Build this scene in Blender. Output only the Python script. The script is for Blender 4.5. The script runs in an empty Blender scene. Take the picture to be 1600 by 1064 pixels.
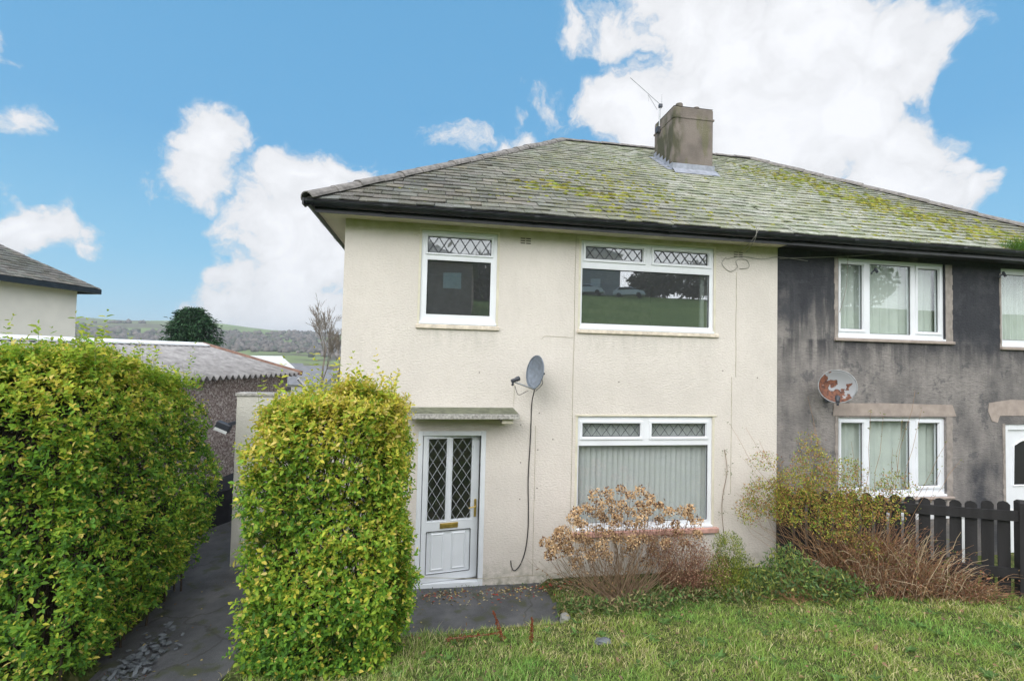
import bpy, math, random
import numpy as np
from mathutils import Vector, Matrix
random.seed(7); rng = np.random.default_rng(7)
SC = bpy.context.scene; COL = SC.collection
PI = math.pi
# ------------------------------------------------------------------ camera
YAW, PITCH, ROLL = .1644, .0349, .0241
CAM = np.array([1.2263, -6.8473, 3.2285]); FPX = 750.0
def axes():
    cy, sy, cp, sp = math.cos(YAW), math.sin(YAW), math.cos(PITCH), math.sin(PITCH)
    w = np.array([sy*cp, cy*cp, sp]); r = np.array([cy, -sy, 0.]); u = np.cross(r, w)
    c, s = math.cos(ROLL), math.sin(ROLL)
    return c*r+s*u, -s*r+c*u, w
AR, AU, AW = axes()
cd = bpy.data.cameras.new('camera'); co = bpy.data.objects.new('camera', cd); COL.objects.link(co)
cd.sensor_fit = 'HORIZONTAL'; cd.sensor_width = 36; cd.lens = FPX/1600*36
cd.clip_start = .05; cd.clip_end = 6000
m = Matrix((tuple(AR)+(0,), tuple(AU)+(0,), tuple(-AW)+(0,), (0, 0, 0, 1))).transposed()
m.translation = Vector(CAM); co.matrix_world = m
SC.camera = co
SC.view_settings.view_transform = 'Standard'; SC.view_settings.look = 'None'
SC.view_settings.exposure = 0.0; SC.view_settings.gamma = 1
SC.cycles.max_bounces = 6; SC.cycles.transparent_max_bounces = 12
def ray(px, py): return AW+(px-800)/FPX*AR-(py-532)/FPX*AU
# ------------------------------------------------------------------ world
SUN_EL, SUN_AZ = math.radians(38), math.radians(218)      # azimuth clockwise from +y
W = bpy.data.worlds.new('World'); SC.world = W; W.use_nodes = True
def build_world():
    nt = W.node_tree; N = nt.nodes; L = nt.links; N.clear()
    out = N.new('ShaderNodeOutputWorld'); bg = N.new('ShaderNodeBackground'); L.new(bg.outputs[0], out.inputs[0])
    sky = N.new('ShaderNodeTexSky'); sky.sky_type = 'NISHITA'; sky.sun_disc = False
    sky.sun_elevation = SUN_EL; sky.sun_rotation = SUN_AZ
    tc = N.new('ShaderNodeTexCoord'); D = tc.outputs['Generated']
    def mth(op, a, b=None, c=None, clamp=False):
        n = N.new('ShaderNodeMath'); n.operation = op; n.use_clamp = clamp
        for i, v in enumerate((a, b, c)):
            if v is None: continue
            if isinstance(v, (int, float)): n.inputs[i].default_value = v
            else: L.new(v, n.inputs[i])
        return n.outputs[0]
    def vm(op, a, b):
        n = N.new('ShaderNodeVectorMath'); n.operation = op
        for i, v in enumerate((a, b)):
            if isinstance(v, (tuple, list)): n.inputs[i].default_value = v
            else: L.new(v, n.inputs[i])
        return n
    wn = N.new('ShaderNodeTexNoise'); wn.inputs['Scale'].default_value = 7; wn.inputs['Detail'].default_value = 5
    L.new(D, wn.inputs['Vector'])
    wv = vm('SUBTRACT', wn.outputs['Color'], (.5, .5, .5)).outputs[0]
    sc = N.new('ShaderNodeVectorMath'); sc.operation = 'SCALE'; sc.inputs[3].default_value = .25; L.new(wv, sc.inputs[0])
    P = vm('ADD', D, sc.outputs[0]).outputs[0]
    blobs = [(335,215,62,.9),(322,270,62,1),(385,225,35,.5),(455,290,60,1),(500,330,95,1.1),(520,270,60,.9),(410,350,70,1),(470,430,110,1.1),
             (370,455,60,1),(515,500,80,.8),(560,400,90,1),(60,375,70,1),(110,380,48,.9),(10,350,60,1),(0,50,40,.7),(22,172,34,.3),(410,385,60,.9),
             (1070,30,90,.9),(965,15,50,.55),(1150,100,150,1.1),(1270,50,120,1.1),(1370,50,100,1.1),(1430,70,80,1),(1300,180,170,1.2),
             (1180,210,150,1.1),(990,160,90,1),(950,150,60,.7),(1420,200,110,1),(1440,280,105,1),(1500,235,60,.9),(1380,280,130,1.1),
             (1565,272,40,.7),(1475,90,45,.7),(1520,290,60,.8),(820,217,44,.9),(785,226,30,.6),(720,235,30,.3),(895,10,30,.35),(860,150,30,.3),
             (980,210,70,.8),(1060,180,100,1),(330,510,60,.45),(440,510,60,.6)]
    f = None
    for (px, py, r, w_) in blobs:
        c = ray(px, py); c = c/np.linalg.norm(c); e = ray(px+r, py); e = e/np.linalg.norm(e); rr = float(np.linalg.norm(e-c))
        d = vm('DISTANCE', P, tuple(c)).outputs['Value']
        t = mth('MULTIPLY_ADD', d, -w_/rr, w_)
        f = t if f is None else mth('MAXIMUM', f, t)
    back = vm('DOT_PRODUCT', D, tuple(np.array([-.15, -.95, .25]))).outputs['Value']
    f = mth('MAXIMUM', f, mth('MULTIPLY_ADD', back, 2.0, .15))
    f = mth('MAXIMUM', f, -.45)
    n2 = N.new('ShaderNodeTexNoise'); n2.inputs['Scale'].default_value = 13; n2.inputs['Detail'].default_value = 10; n2.inputs['Roughness'].default_value = .66
    L.new(P, n2.inputs['Vector'])
    g = mth('ADD', f, mth('MULTIPLY_ADD', n2.outputs[0], 1.35, -.66))
    mr = N.new('ShaderNodeMapRange'); mr.interpolation_type = 'SMOOTHSTEP'; mr.inputs[1].default_value = -.10; mr.inputs[2].default_value = .34
    L.new(g, mr.inputs[0])
    sh = N.new('ShaderNodeMapRange'); sh.inputs[1].default_value = .1; sh.inputs[2].default_value = .9; sh.inputs[3].default_value = .84; sh.inputs[4].default_value = 1.04
    L.new(g, sh.inputs[0])
    cc = N.new('ShaderNodeMixRGB'); cc.blend_type = 'MULTIPLY'; cc.inputs[0].default_value = 1; cc.inputs[1].default_value = (.95, .965, 1, 1); L.new(sh.outputs[0], cc.inputs[2])
    # Nishita sky, weighted, with a blue gradient over it
    sk = N.new('ShaderNodeMixRGB'); sk.blend_type = 'MULTIPLY'; sk.inputs[0].default_value = 1; L.new(sky.outputs[0], sk.inputs[1]); sk.inputs[2].default_value = (.1, .1, .1, 1)
    sx = N.new('ShaderNodeSeparateXYZ'); L.new(D, sx.inputs[0])
    cr = N.new('ShaderNodeValToRGB'); L.new(sx.outputs[2], cr.inputs[0])
    cr.color_ramp.elements[0].position = 0.0; cr.color_ramp.elements[0].color = (.40, .74, .95, 1)
    cr.color_ramp.elements[1].position = .62; cr.color_ramp.elements[1].color = (.145, .44, .77, 1)
    e = cr.color_ramp.elements.new(.16); e.color = (.25, .62, .91, 1)
    e = cr.color_ramp.elements.new(.36); e.color = (.155, .475, .82, 1)
    mx = N.new('ShaderNodeMixRGB'); mx.inputs[0].default_value = .85; L.new(sk.outputs[0], mx.inputs[1]); L.new(cr.outputs[0], mx.inputs[2])
    bb = N.new('ShaderNodeMapRange'); bb.inputs[1].default_value = -.1; bb.inputs[2].default_value = .7; bb.inputs[3].default_value = 1.0; bb.inputs[4].default_value = 2.75; L.new(back, bb.inputs[0])
    c2 = N.new('ShaderNodeMixRGB'); c2.blend_type = 'MULTIPLY'; c2.inputs[0].default_value = 1; L.new(cc.outputs[0], c2.inputs[1]); L.new(bb.outputs[0], c2.inputs[2]); cc = c2
    fin = N.new('ShaderNodeMixRGB'); L.new(mr.outputs[0], fin.inputs[0]); L.new(mx.outputs[0], fin.inputs[1]); L.new(cc.outputs[0], fin.inputs[2])
    L.new(fin.outputs[0], bg.inputs[0]); bg.inputs[1].default_value = 1.0
build_world()
sl = bpy.data.lights.new('sun', 'SUN'); sl.energy = 1.25; sl.angle = math.radians(32); sl.color = (1, .97, .9)
so = bpy.data.objects.new('sun', sl); COL.objects.link(so)
sd = Vector((math.sin(SUN_AZ)*math.cos(SUN_EL), math.cos(SUN_AZ)*math.cos(SUN_EL), math.sin(SUN_EL)))
so.rotation_euler = sd.to_track_quat('Z', 'Y').to_euler()

# ------------------------------------------------------------------ materials
def nodes(name):
    mt = bpy.data.materials.new(name); mt.use_nodes = True; nt = mt.node_tree
    return mt, nt, nt.nodes, nt.links, nt.nodes['Principled BSDF']
def lin(r, g, b):
    f = lambda c: (c/255/12.92 if c/255 <= .04045 else ((c/255+.055)/1.055)**2.4)
    return (f(r), f(g), f(b), 1)
def noise(nt, scale, detail=4, vec=None, stretch=None, rough=.5):
    N, L = nt.nodes, nt.links
    tc = N.new('ShaderNodeTexCoord'); mp = N.new('ShaderNodeMapping'); L.new(tc.outputs['Object'], mp.inputs[0])
    if stretch: mp.inputs['Scale'].default_value = stretch
    n = N.new('ShaderNodeTexNoise'); n.inputs['Scale'].default_value = scale; n.inputs['Detail'].default_value = detail
    n.inputs['Roughness'].default_value = rough; L.new(mp.outputs[0], n.inputs['Vector']); return n.outputs[0]
def ramp(nt, src, stops):
    r = nt.nodes.new('ShaderNodeValToRGB'); nt.links.new(src, r.inputs[0]); el = r.color_ramp.elements
    while len(el) < len(stops): el.new(.5)
    for e, (p, c) in zip(el, stops): e.position = p; e.color = c if len(c) == 4 else tuple(c)+(1,)
    return r.outputs[0]
def mix(nt, fac, a, b, mode='MIX'):
    n = nt.nodes.new('ShaderNodeMixRGB'); n.blend_type = mode
    for i, v in enumerate((fac, a, b)):
        if isinstance(v, (int, float)): n.inputs[i].default_value = v
        elif isinstance(v, tuple): n.inputs[i].default_value = v if len(v) == 4 else v+(1,)
        else: nt.links.new(v, n.inputs[i])
    return n.outputs[0]
def math_(nt, op, a, b=None, clamp=False):
    n = nt.nodes.new('ShaderNodeMath'); n.operation = op; n.use_clamp = clamp
    for i, v in enumerate((a, b)):
        if v is None: continue
        if isinstance(v, (int, float)): n.inputs[i].default_value = v
        else: nt.links.new(v, n.inputs[i])
    return n.outputs[0]
def maprange(nt, v, a, b, c=0, d=1):
    n = nt.nodes.new('ShaderNodeMapRange'); nt.links.new(v, n.inputs[0])
    for i, x in zip((1, 2, 3, 4), (a, b, c, d)): n.inputs[i].default_value = x
    return n.outputs[0]
def bump(nt, bs, h, strength=.5, dist=.01):
    b = nt.nodes.new('ShaderNodeBump'); b.inputs['Strength'].default_value = strength; b.inputs['Distance'].default_value = dist
    nt.links.new(h, b.inputs['Height']); nt.links.new(b.outputs[0], bs.inputs['Normal'])
def xyz(nt):
    N = nt.nodes; g = N.new('ShaderNodeNewGeometry'); s = N.new('ShaderNodeSeparateXYZ'); nt.links.new(g.outputs['Position'], s.inputs[0]); return s.outputs
def simple(name, col, rough=.6, var=.12, scale=8, bmp=0, bscale=60, metal=0, stretch=None):
    mt, nt, N, L, bs = nodes(name)
    c = tuple(col[:3])
    n = noise(nt, scale, 5, stretch=stretch)
    L.new(mix(nt, maprange(nt, n, .3, .7), tuple(x*(1-var) for x in c), tuple(min(1, x*(1+var)) for x in c)), bs.inputs['Base Color'])
    bs.inputs['Roughness'].default_value = rough; bs.inputs['Metallic'].default_value = metal
    if bmp: bump(nt, bs, noise(nt, bscale, 4), bmp, .005)
    return mt
def attr_mat(name, rough=.6, trans=0., var=.15, bmp=0, spec=.5):
    mt, nt, N, L, bs = nodes(name)
    a = N.new('ShaderNodeVertexColor'); a.layer_name = 'Col'
    col = a.outputs[0]
    if var: col = mix(nt, maprange(nt, noise(nt, 30, 3), .3, .7), mix(nt, 1., col, (1-var,)*3, 'MULTIPLY'), col)
    L.new(col, bs.inputs['Base Color']); bs.inputs['Roughness'].default_value = rough
    bs.inputs['Specular IOR Level'].default_value = spec
    if bmp: bump(nt, bs, noise(nt, 90, 4), bmp, .004)
    if trans:
        t = N.new('ShaderNodeBsdfTranslucent'); L.new(col, t.inputs[0]); ms = N.new('ShaderNodeMixShader'); ms.inputs[0].default_value = trans
        L.new(bs.outputs[0], ms.inputs[1]); L.new(t.outputs[0], ms.inputs[2]); L.new(ms.outputs[0], N['Material Output'].inputs[0])
    return mt
def render_wall(name, base, algae, green_top=True, zt=5.1):
    mt, nt, N, L, bs = nodes(name); s = xyz(nt)
    n1 = noise(nt, 1.3, 6); n2 = noise(nt, 14, 5, stretch=(1, 1, .5)); n3 = noise(nt, 5, 6, stretch=(1, 1, .16))
    c = mix(nt, maprange(nt, n1, .35, .7), base, tuple(x*.9 for x in base[:3]))
    c = mix(nt, maprange(nt, n2, .45, .75, 0, .35), c, tuple(x*y for x, y in zip(base[:3], (.84, .83, .82))))
    c = mix(nt, maprange(nt, n3, .55, .8, 0, .35), c, tuple(x*y for x, y in zip(base[:3], (.80, .80, .78))))
    if green_top:
        t = maprange(nt, s[2], zt-.22, zt-.02); t = math_(nt, 'MULTIPLY', t, maprange(nt, noise(nt, 6, 5), .25, .62, .35, 1), True)
        c = mix(nt, t, c, algae)
        # dirt runs under the upper sills and a splash band at the foot
        inx = math_(nt, 'ADD', math_(nt, 'MULTIPLY', maprange(nt, s[0], 1.0, 1.1), maprange(nt, s[0], 2.2, 2.1), True), math_(nt, 'MULTIPLY', maprange(nt, s[0], 3.4, 3.5), maprange(nt, s[0], 5.6, 5.5), True))
        t2 = math_(nt, 'MULTIPLY', math_(nt, 'MULTIPLY', math_(nt, 'MULTIPLY', maprange(nt, s[2], 3.25, 3.6), maprange(nt, s[2], 3.66, 3.6)), inx), maprange(nt, noise(nt, 9, 5, stretch=(1, 1, .22)), .42, .72, .08, .5), True)
        c = mix(nt, t2, c, (.36, .36, .31))
    c = mix(nt, maprange(nt, noise(nt, 70, 3, rough=.7), .42, .62, 0, .22), c, tuple(x*.62 for x in base[:3]))
    t3 = math_(nt, 'MULTIPLY', maprange(nt, s[2], .38, .02), maprange(nt, noise(nt, 10, 5), .35, .65, .1, .8), True)
    c = mix(nt, t3, c, (.22, .22, .16))
    L.new(c, bs.inputs['Base Color']); bs.inputs['Roughness'].default_value = .9
    h = math_(nt, 'ADD', noise(nt, 34, 3, stretch=(.8, .8, 1.5)), math_(nt, 'MULTIPLY', noise(nt, 110, 2), .5))
    bump(nt, bs, h, .75, .012)
    return mt
M = {}
M['cream'] = render_wall('cream_render', (.745, .69, .635, 1), (.40, .39, .19, 1))
M['pale_cream'] = simple('clean_cream_render', (.86, .80, .71), .9, .05, 2, .5, 40)
M['ext'] = render_wall('outhouse_render', (.66, .64, .58, 1), (.4, .4, .3, 1), False)
def grey_render():
    mt, nt, N, L, bs = nodes('stained_grey_render'); s = xyz(nt)
    n1 = maprange(nt, noise(nt, .9, 7, rough=.6), .3, .7); n3 = maprange(nt, noise(nt, 2.6, 6, stretch=(1, 1, .35)), .3, .7); n4 = noise(nt, 30, 4, stretch=(.35, 1, 1.6), rough=.7)
    up = maprange(nt, s[2], 3.4, 4.6, 0, .38)
    lo = maprange(nt, s[2], 2.2, .6, 0, .10)
    xd = maprange(nt, s[0], 9.6, 10.8, 0, .14)
    v = math_(nt, 'SUBTRACT', math_(nt, 'ADD', math_(nt, 'MULTIPLY', n1, .55), math_(nt, 'ADD', math_(nt, 'MULTIPLY', n3, .30), maprange(nt, s[2], 3.9, 3.2, .10, .24))), math_(nt, 'ADD', math_(nt, 'ADD', up, lo), xd))
    v = math_(nt, 'ADD', v, math_(nt, 'MULTIPLY', n4, .3))
    c = ramp(nt, v, [(.28, (.028, .030, .038)), (.42, (.060, .060, .068)), (.60, (.17, .158, .154)), (.84, (.30, .275, .26))])
    c = mix(nt, maprange(nt, n4, .42, .62, 0, .35), c, (.05, .05, .055))
    st_ = math_(nt, 'MULTIPLY', maprange(nt, noise(nt, 4.5, 5, stretch=(1.6, 1, .14), rough=.65), .50, .57), maprange(nt, s[2], 3.0, 4.4, .10, .85), True)
    c = mix(nt, st_, c, (.036, .038, .046))
    pt = maprange(nt, noise(nt, 2.1, 7, rough=.7), .56, .60, 0, .55); c = mix(nt, pt, c, (.060, .062, .070))
    t = math_(nt, 'MULTIPLY', maprange(nt, s[2], 3.2, 3.6), maprange(nt, s[2], 3.66, 3.62), True)
    t = math_(nt, 'MULTIPLY', t, maprange(nt, noise(nt, 5, 4, stretch=(1, 1, .2)), .4, .55), True)
    c = mix(nt, math_(nt, 'MULTIPLY', t, .8), c, (.035, .035, .042))
    L.new(c, bs.inputs['Base Color']); bs.inputs['Roughness'].default_value = .92
    bump(nt, bs, math_(nt, 'ADD', noise(nt, 34, 3, stretch=(.6, .8, 1.8)), math_(nt, 'MULTIPLY', noise(nt, 110, 2), .5)), .8, .014)
    return mt
M['grey'] = grey_render()
M['cement'] = simple('cement_patch', (.36, .30, .265), .9, .18, 7, .5)
M['band'] = simple('faded_reveal_paint', (.30, .265, .24), .9, .25, 9, .4)
M['cream_trim'] = simple('cream_trim_paint', (.66, .62, .50), .7, .1, 5, .3)
M['soffit'] = simple('cream_soffit_board', (.63, .58, .45), .6, .14, 3)
M['soffit_dark'] = simple('black_soffit_board', (.03, .03, .035), .6, .3, 3)
M['upvc'] = simple('white_upvc', (.80, .82, .86), .32, .05, 2)
M['upvc_door'] = simple('white_upvc_door', (.74, .77, .81), .35, .05, 3)
M['seal'] = simple('black_seal', (.015, .015, .017), .5)
M['lead'] = simple('lead_strip', (.045, .045, .055), .5)
M['lead_pale'] = simple('pale_lead_strip', (.35, .37, .40), .5)
M['gutter'] = simple('black_gutter', (.012, .014, .018), .33, .6, 5, .3, 14)
M['terracotta'] = simple('terracotta_sill', (.54, .31, .26), .8, .22, 12, .5)
M['sill_cream'] = simple('peeling_cream_sill', (.68, .60, .50), .8, .2, 16, .5)
M['brass'] = simple('brass', (.50, .36, .10), .35, .2, 20, metal=.7)
M['concrete'] = simple('weathered_concrete', (.35, .34, .315), .9, .45, 38, .8, 70)
M['mossy_concrete'] = simple('mossy_concrete', (.13, .14, .095), .95, .35, 12, .8)
M['net'] = simple('net_curtain', (.66, .70, .66), .9, .06, 4)
M['blind'] = simple('grey_vertical_blind', (.60, .61, .62), .8, .03, 4)
M['dark_room'] = simple('dim_room_paint', (.45, .44, .42), .9)
M['black_wood'] = simple('black_stained_timber', (.014, .013, .014), .75, .5, 9, .6, 50, stretch=(1, 1, .15))
M['black_wall'] = simple('black_wall_finish', (.016, .018, .026), .8, .5, 3, .6)
M['dish'] = simple('grey_dish_metal', (.17, .20, .245), .5, .2, 20, .1)
M['dish_dark'] = simple('dark_grey_plastic', (.05, .055, .07), .5)
M['galv'] = simple('galvanised_steel', (.33, .34, .35), .45, .2, 20, metal=.5)
M['cable'] = simple('black_cable', (.02, .02, .02), .5)
M['cable_grey'] = simple('old_grey_cable', (.30, .29, .26), .7)
M['groove'] = simple('render_joint', (.40, .37, .28), .9, .35, 9)
M['lead_flash'] = simple('lead_flashing', (.27, .29, .34), .6, .25, 9, .5)
M['white_paint'] = simple('white_paint', (.82, .83, .84), .6, .05)
M['straw'] = simple('dry_stem', (.23, .155, .095), .85, .3, 10)
M['stone'] = simple('limestone', (.27, .27, .25), .9, .35, 9, .8, 25)
M['slate_rubble'] = simple('broken_slate', (.12, .135, .15), .7, .4, 12, .5)
M['vent'] = simple('vent_slot', (.045, .022, .015), .8)
M['leaf'] = attr_mat('privet_leaf', .55, .42, .12, spec=.25)
M['leaf_soft'] = attr_mat('soft_leaf', .6, .25, .15, spec=.3)
M['leaderstem'] = simple('young_green_stem', (.20, .22, .08), .7, .2, 10); M['bark'] = simple('hedge_twig', (.06, .045, .03), .85, .35, 20)
M['grassblade'] = attr_mat('grass_blade', .6, .25, .0, spec=.3)
M['petal'] = attr_mat('dried_petal', .85, .15, .2, spec=.2)
def rusty():
    mt, nt, N, L, bs = nodes('rusty_dish_metal')
    tc = N.new('ShaderNodeTexCoord'); s = N.new('ShaderNodeSeparateXYZ'); L.new(tc.outputs['Object'], s.inputs[0]); s = s.outputs
    n = noise(nt, 9, 6); n2 = noise(nt, 26, 4)
    # rust on the lower left of the bowl
    v = math_(nt, 'ADD', math_(nt, 'MULTIPLY', s[0], -2.6), math_(nt, 'MULTIPLY', s[2], -1.5))
    v = math_(nt, 'ADD', math_(nt, 'ADD', v, .12), math_(nt, 'MULTIPLY', math_(nt, 'SUBTRACT', n, .5), 2.6))
    f = ramp(nt, v, [(.0, (0, 0, 0)), (.1, (1, 1, 1))])
    c = mix(nt, f, (.33, .34, .36), ramp(nt, n2, [(.35, (.075, .03, .022)), (.6, (.20, .075, .04))]))
    L.new(c, bs.inputs['Base Color']); bs.inputs['Roughness'].default_value = .7; return mt
M['rusty'] = rusty()
def glass_mat(name, fac=.3, tint=(.9, .93, .92), reflect_veil=.02):
    mt, nt, N, L, bs = nodes(name); N.remove(bs)
    t = N.new('ShaderNodeBsdfTransparent'); t.inputs[0].default_value = tint+(1,)
    g = N.new('ShaderNodeBsdfGlossy'); g.inputs['Roughness'].default_value = .01; g.inputs[0].default_value = (.9, .93, .95, 1)
    bm = N.new('ShaderNodeBump'); bm.inputs['Strength'].default_value = .04; bm.inputs['Distance'].default_value = .02
    L.new(noise(nt, .8, 2), bm.inputs['Height']); L.new(bm.outputs[0], g.inputs['Normal'])
    ge = N.new('ShaderNodeNewGeometry'); dt = N.new('ShaderNodeVectorMath'); dt.operation = 'DOT_PRODUCT'; L.new(ge.outputs['Incoming'], dt.inputs[0]); L.new(ge.outputs['Normal'], dt.inputs[1])
    c1 = math_(nt, 'SUBTRACT', 1.0, math_(nt, 'ABSOLUTE', dt.outputs['Value']), True)
    a = math_(nt, 'ADD', math_(nt, 'POWER', c1, 5.0), fac+.04, True)
    df = N.new('ShaderNodeBsdfDiffuse'); df.inputs[0].default_value = (.62, .64, .66, 1); m0 = N.new('ShaderNodeMixShader'); m0.inputs[0].default_value = reflect_veil; L.new(t.outputs[0], m0.inputs[1]); L.new(df.outputs[0], m0.inputs[2]); t = m0  # pale diffuse share stands in for hazy reflections on the panes
    ms = N.new('ShaderNodeMixShader'); L.new(a, ms.inputs[0]); L.new(t.outputs[0], ms.inputs[1]); L.new(g.outputs[0], ms.inputs[2])
    L.new(ms.outputs[0], N['Material Output'].inputs[0]); return mt
M['glass'] = glass_mat('window_glass', .27, (.66, .69, .69), .075); M['glass_clear'] = glass_mat('clear_window_glass', .05); M['glass_net'] = glass_mat('window_glass_before_net', .10)
M['glass_top'] = glass_mat('leaded_light_glass', .13, (.7, .72, .74), .40)  # strong grey diffuse share paints the overcast sky reflection into these panes
def slate_mat():
    mt, nt, N, L, bs = nodes('lichened_slate'); s = xyz(nt)
    a = N.new('ShaderNodeVertexColor'); a.layer_name = 'Col'
    wx = math_(nt, 'ADD', s[0], math_(nt, 'MULTIPLY', math_(nt, 'SUBTRACT', noise(nt, .8, 5), .5), 3.2))
    wx = math_(nt, 'ADD', wx, math_(nt, 'MULTIPLY', math_(nt, 'SUBTRACT', s[2], 6.2), .55))
    lich = ramp(nt, maprange(nt, wx, 0, 14), [(.08, (.08,)*3), (.34, (.5,)*3), (.46, (.85,)*3), (.66, (.8,)*3), (.88, (.25,)*3)])
    n = noise(nt, 34, 7, rough=.78); n2 = noise(nt, 4, 5)
    f = math_(nt, 'MULTIPLY', lich, maprange(nt, n, .38, .54, .25, 1.2), True)
    c = mix(nt, f, a.outputs[0], mix(nt, maprange(nt, n2, .4, .6), (.29, .325, .225), (.47, .475, .415)))
    sp = maprange(nt, noise(nt, 60, 5, rough=.75), .56, .62)                       # pale lichen spots
    c = mix(nt, math_(nt, 'MULTIPLY', sp, .65), c, (.44, .46, .42))
    ms = math_(nt, 'MULTIPLY', maprange(nt, noise(nt, 34, 5, rough=.65), .52, .60), maprange(nt, noise(nt, 1.6, 4), .42, .58), True)
    ms = math_(nt, 'MULTIPLY', ms, maprange(nt, s[0], .5, 4.5, .12, 1))
    c = mix(nt, math_(nt, 'MULTIPLY', ms, .8), c, (.235, .23, .06))
    L.new(c, bs.inputs['Base Color']); bs.inputs['Roughness'].default_value = .95; bs.inputs['Specular IOR Level'].default_value = .15
    bump(nt, bs, noise(nt, 60, 5), .7, .008); return mt
M['slate'] = slate_mat()
M['ridge'] = simple('ridge_tile_clay', (.20, .185, .175), .85, .4, 14, .6, 40)
M['moss'] = attr_mat('moss', .95, 0, .3, .8, .1)
def chimney_mat():
    mt, nt, N, L, bs = nodes('chimney_render'); s = xyz(nt)
    n = noise(nt, 2.2, 6); c = ramp(nt, n, [(.3, (.125, .108, .095)), (.55, (.20, .168, .148)), (.75, (.235, .205, .18))])
    g = math_(nt, 'MULTIPLY', maprange(nt, noise(nt, 3.3, 5, stretch=(1.4, 1.4, .35)), .56, .66), .6, True)
    c = mix(nt, g, c, (.13, .13, .06))
    e = math_(nt, 'MULTIPLY', maprange(nt, s[0], 6.40, 6.2), maprange(nt, noise(nt, 5, 4, stretch=(1, 1, .4)), .42, .56), True)
    c = mix(nt, math_(nt, 'MULTIPLY', e, .8), c, (.045, .05, .02))
    L.new(c, bs.inputs['Base Color']); bs.inputs['Roughness'].default_value = .95
    bump(nt, bs, noise(nt, 50, 5), .9, .015); return mt
M['chimney'] = chimney_mat()
def asphalt():
    mt, nt, N, L, bs = nodes('old_asphalt')
    n = noise(nt, 1.6, 7, rough=.6); f = noise(nt, 160, 3, rough=.7)
    c = ramp(nt, n, [(.32, (.045, .047, .051)), (.5, (.078, .081, .089)), (.7, (.135, .135, .14))])
    c = mix(nt, maprange(nt, f, .55, .7, 0, .55), c, (.22, .22, .22))
    g = math_(nt, 'MULTIPLY', maprange(nt, noise(nt, 4.5, 6), .54, .66), .75, True)
    c = mix(nt, g, c, (.05, .06, .022))
    tcv = N.new('ShaderNodeTexCoord'); wp = N.new('ShaderNodeTexNoise'); wp.inputs['Scale'].default_value = 3; wp.inputs['Detail'].default_value = 6; L.new(tcv.outputs['Object'], wp.inputs['Vector'])
    ad = N.new('ShaderNodeVectorMath'); ad.operation = 'MULTIPLY_ADD'; L.new(wp.outputs['Color'], ad.inputs[0]); ad.inputs[1].default_value = (.5, .5, .5); L.new(tcv.outputs['Object'], ad.inputs[2])
    vo = N.new('ShaderNodeTexVoronoi'); vo.feature = 'DISTANCE_TO_EDGE'; vo.inputs['Scale'].default_value = .6; L.new(ad.outputs[0], vo.inputs['Vector'])
    ck = maprange(nt, vo.outputs['Distance'], .012, .004); c = mix(nt, math_(nt, 'MULTIPLY', ck, .45), c, (.03, .032, .02))
    L.new(c, bs.inputs['Base Color']); bs.inputs['Roughness'].default_value = .7
    bump(nt, bs, math_(nt, 'SUBTRACT', math_(nt, 'ADD', noise(nt, 130, 3), noise(nt, 9, 4)), math_(nt, 'MULTIPLY', ck, .5)), .8, .012); return mt
M['asphalt'] = asphalt()
def ground():
    mt, nt, N, L, bs = nodes('grassy_ground'); s = xyz(nt)
    near = ramp(nt, noise(nt, 9, 7, rough=.65), [(.35, (.035, .04, .015)), (.5, (.075, .10, .03)), (.65, (.17, .16, .07))])
    N_ = nt.nodes; v = N_.new('ShaderNodeTexVoronoi'); v.inputs['Scale'].default_value = .009; tc = N_.new('ShaderNodeTexCoord')
    wv = N_.new('ShaderNodeMapping'); wv.inputs['Scale'].default_value = (1, .8, 1); L.new(tc.outputs['Object'], wv.inputs[0]); L.new(wv.outputs[0], v.inputs['Vector'])
    sp = N_.new('ShaderNodeSeparateXYZ'); L.new(v.outputs['Color'], sp.inputs[0])
    far = ramp(nt, sp.outputs[0], [(.1, (.17, .22, .08)), (.35, (.13, .12, .08)), (.6, (.19, .26, .08)), (.85, (.15, .16, .08))])
    far = mix(nt, maprange(nt, noise(nt, .02, 6), .5, .62), far, (.075, .062, .05))
    hill = ramp(nt, noise(nt, .012, 6), [(.45, (.17, .23, .08)), (.60, (.12, .115, .08))])
    far = mix(nt, maprange(nt, s[2], 6, 22), far, hill)
    lawn = ramp(nt, noise(nt, .35, 7), [(.35, (.085, .16, .04)), (.65, (.15, .22, .065))])
    c = mix(nt, maprange(nt, s[1], 60, 110), near, far)
    c = mix(nt, maprange(nt, s[1], -8.5, -10), c, lawn)
    L.new(c, bs.inputs['Base Color']); bs.inputs['Roughness'].default_value = .95; bs.inputs['Specular IOR Level'].default_value = .1
    bump(nt, bs, noise(nt, 25, 5), .8, .03); return mt
M['ground'] = ground()
def pebble():
    mt, nt, N, L, bs = nodes('pebbledash')
    N_ = nt.nodes; v = N_.new('ShaderNodeTexVoronoi'); v.inputs['Scale'].default_value = 36; tc = N_.new('ShaderNodeTexCoord'); L.new(tc.outputs['Object'], v.inputs['Vector'])
    sp = N_.new('ShaderNodeSeparateXYZ'); L.new(v.outputs['Color'], sp.inputs[0])
    c = ramp(nt, sp.outputs[0], [(.0, (.17, .13, .12)), (.4, (.29, .235, .22)), (.7, (.38, .33, .31)), (1, (.58, .54, .52))])
    L.new(mix(nt, maprange(nt, noise(nt, 1, 4), .3, .7, 0, .3), c, (.12, .10, .10)), bs.inputs['Base Color']); bs.inputs['Roughness'].default_value = .9
    bump(nt, bs, v.outputs['Distance'], .8, .02); return mt
M['pebble'] = pebble()
M['verge'] = simple('rusty_verge', (.27, .16, .12), .85, .3, 9)
M['corrugated'] = simple('corrugated_cement_sheet', (.30, .29, .29), .9, .3, 5, .6)

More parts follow.
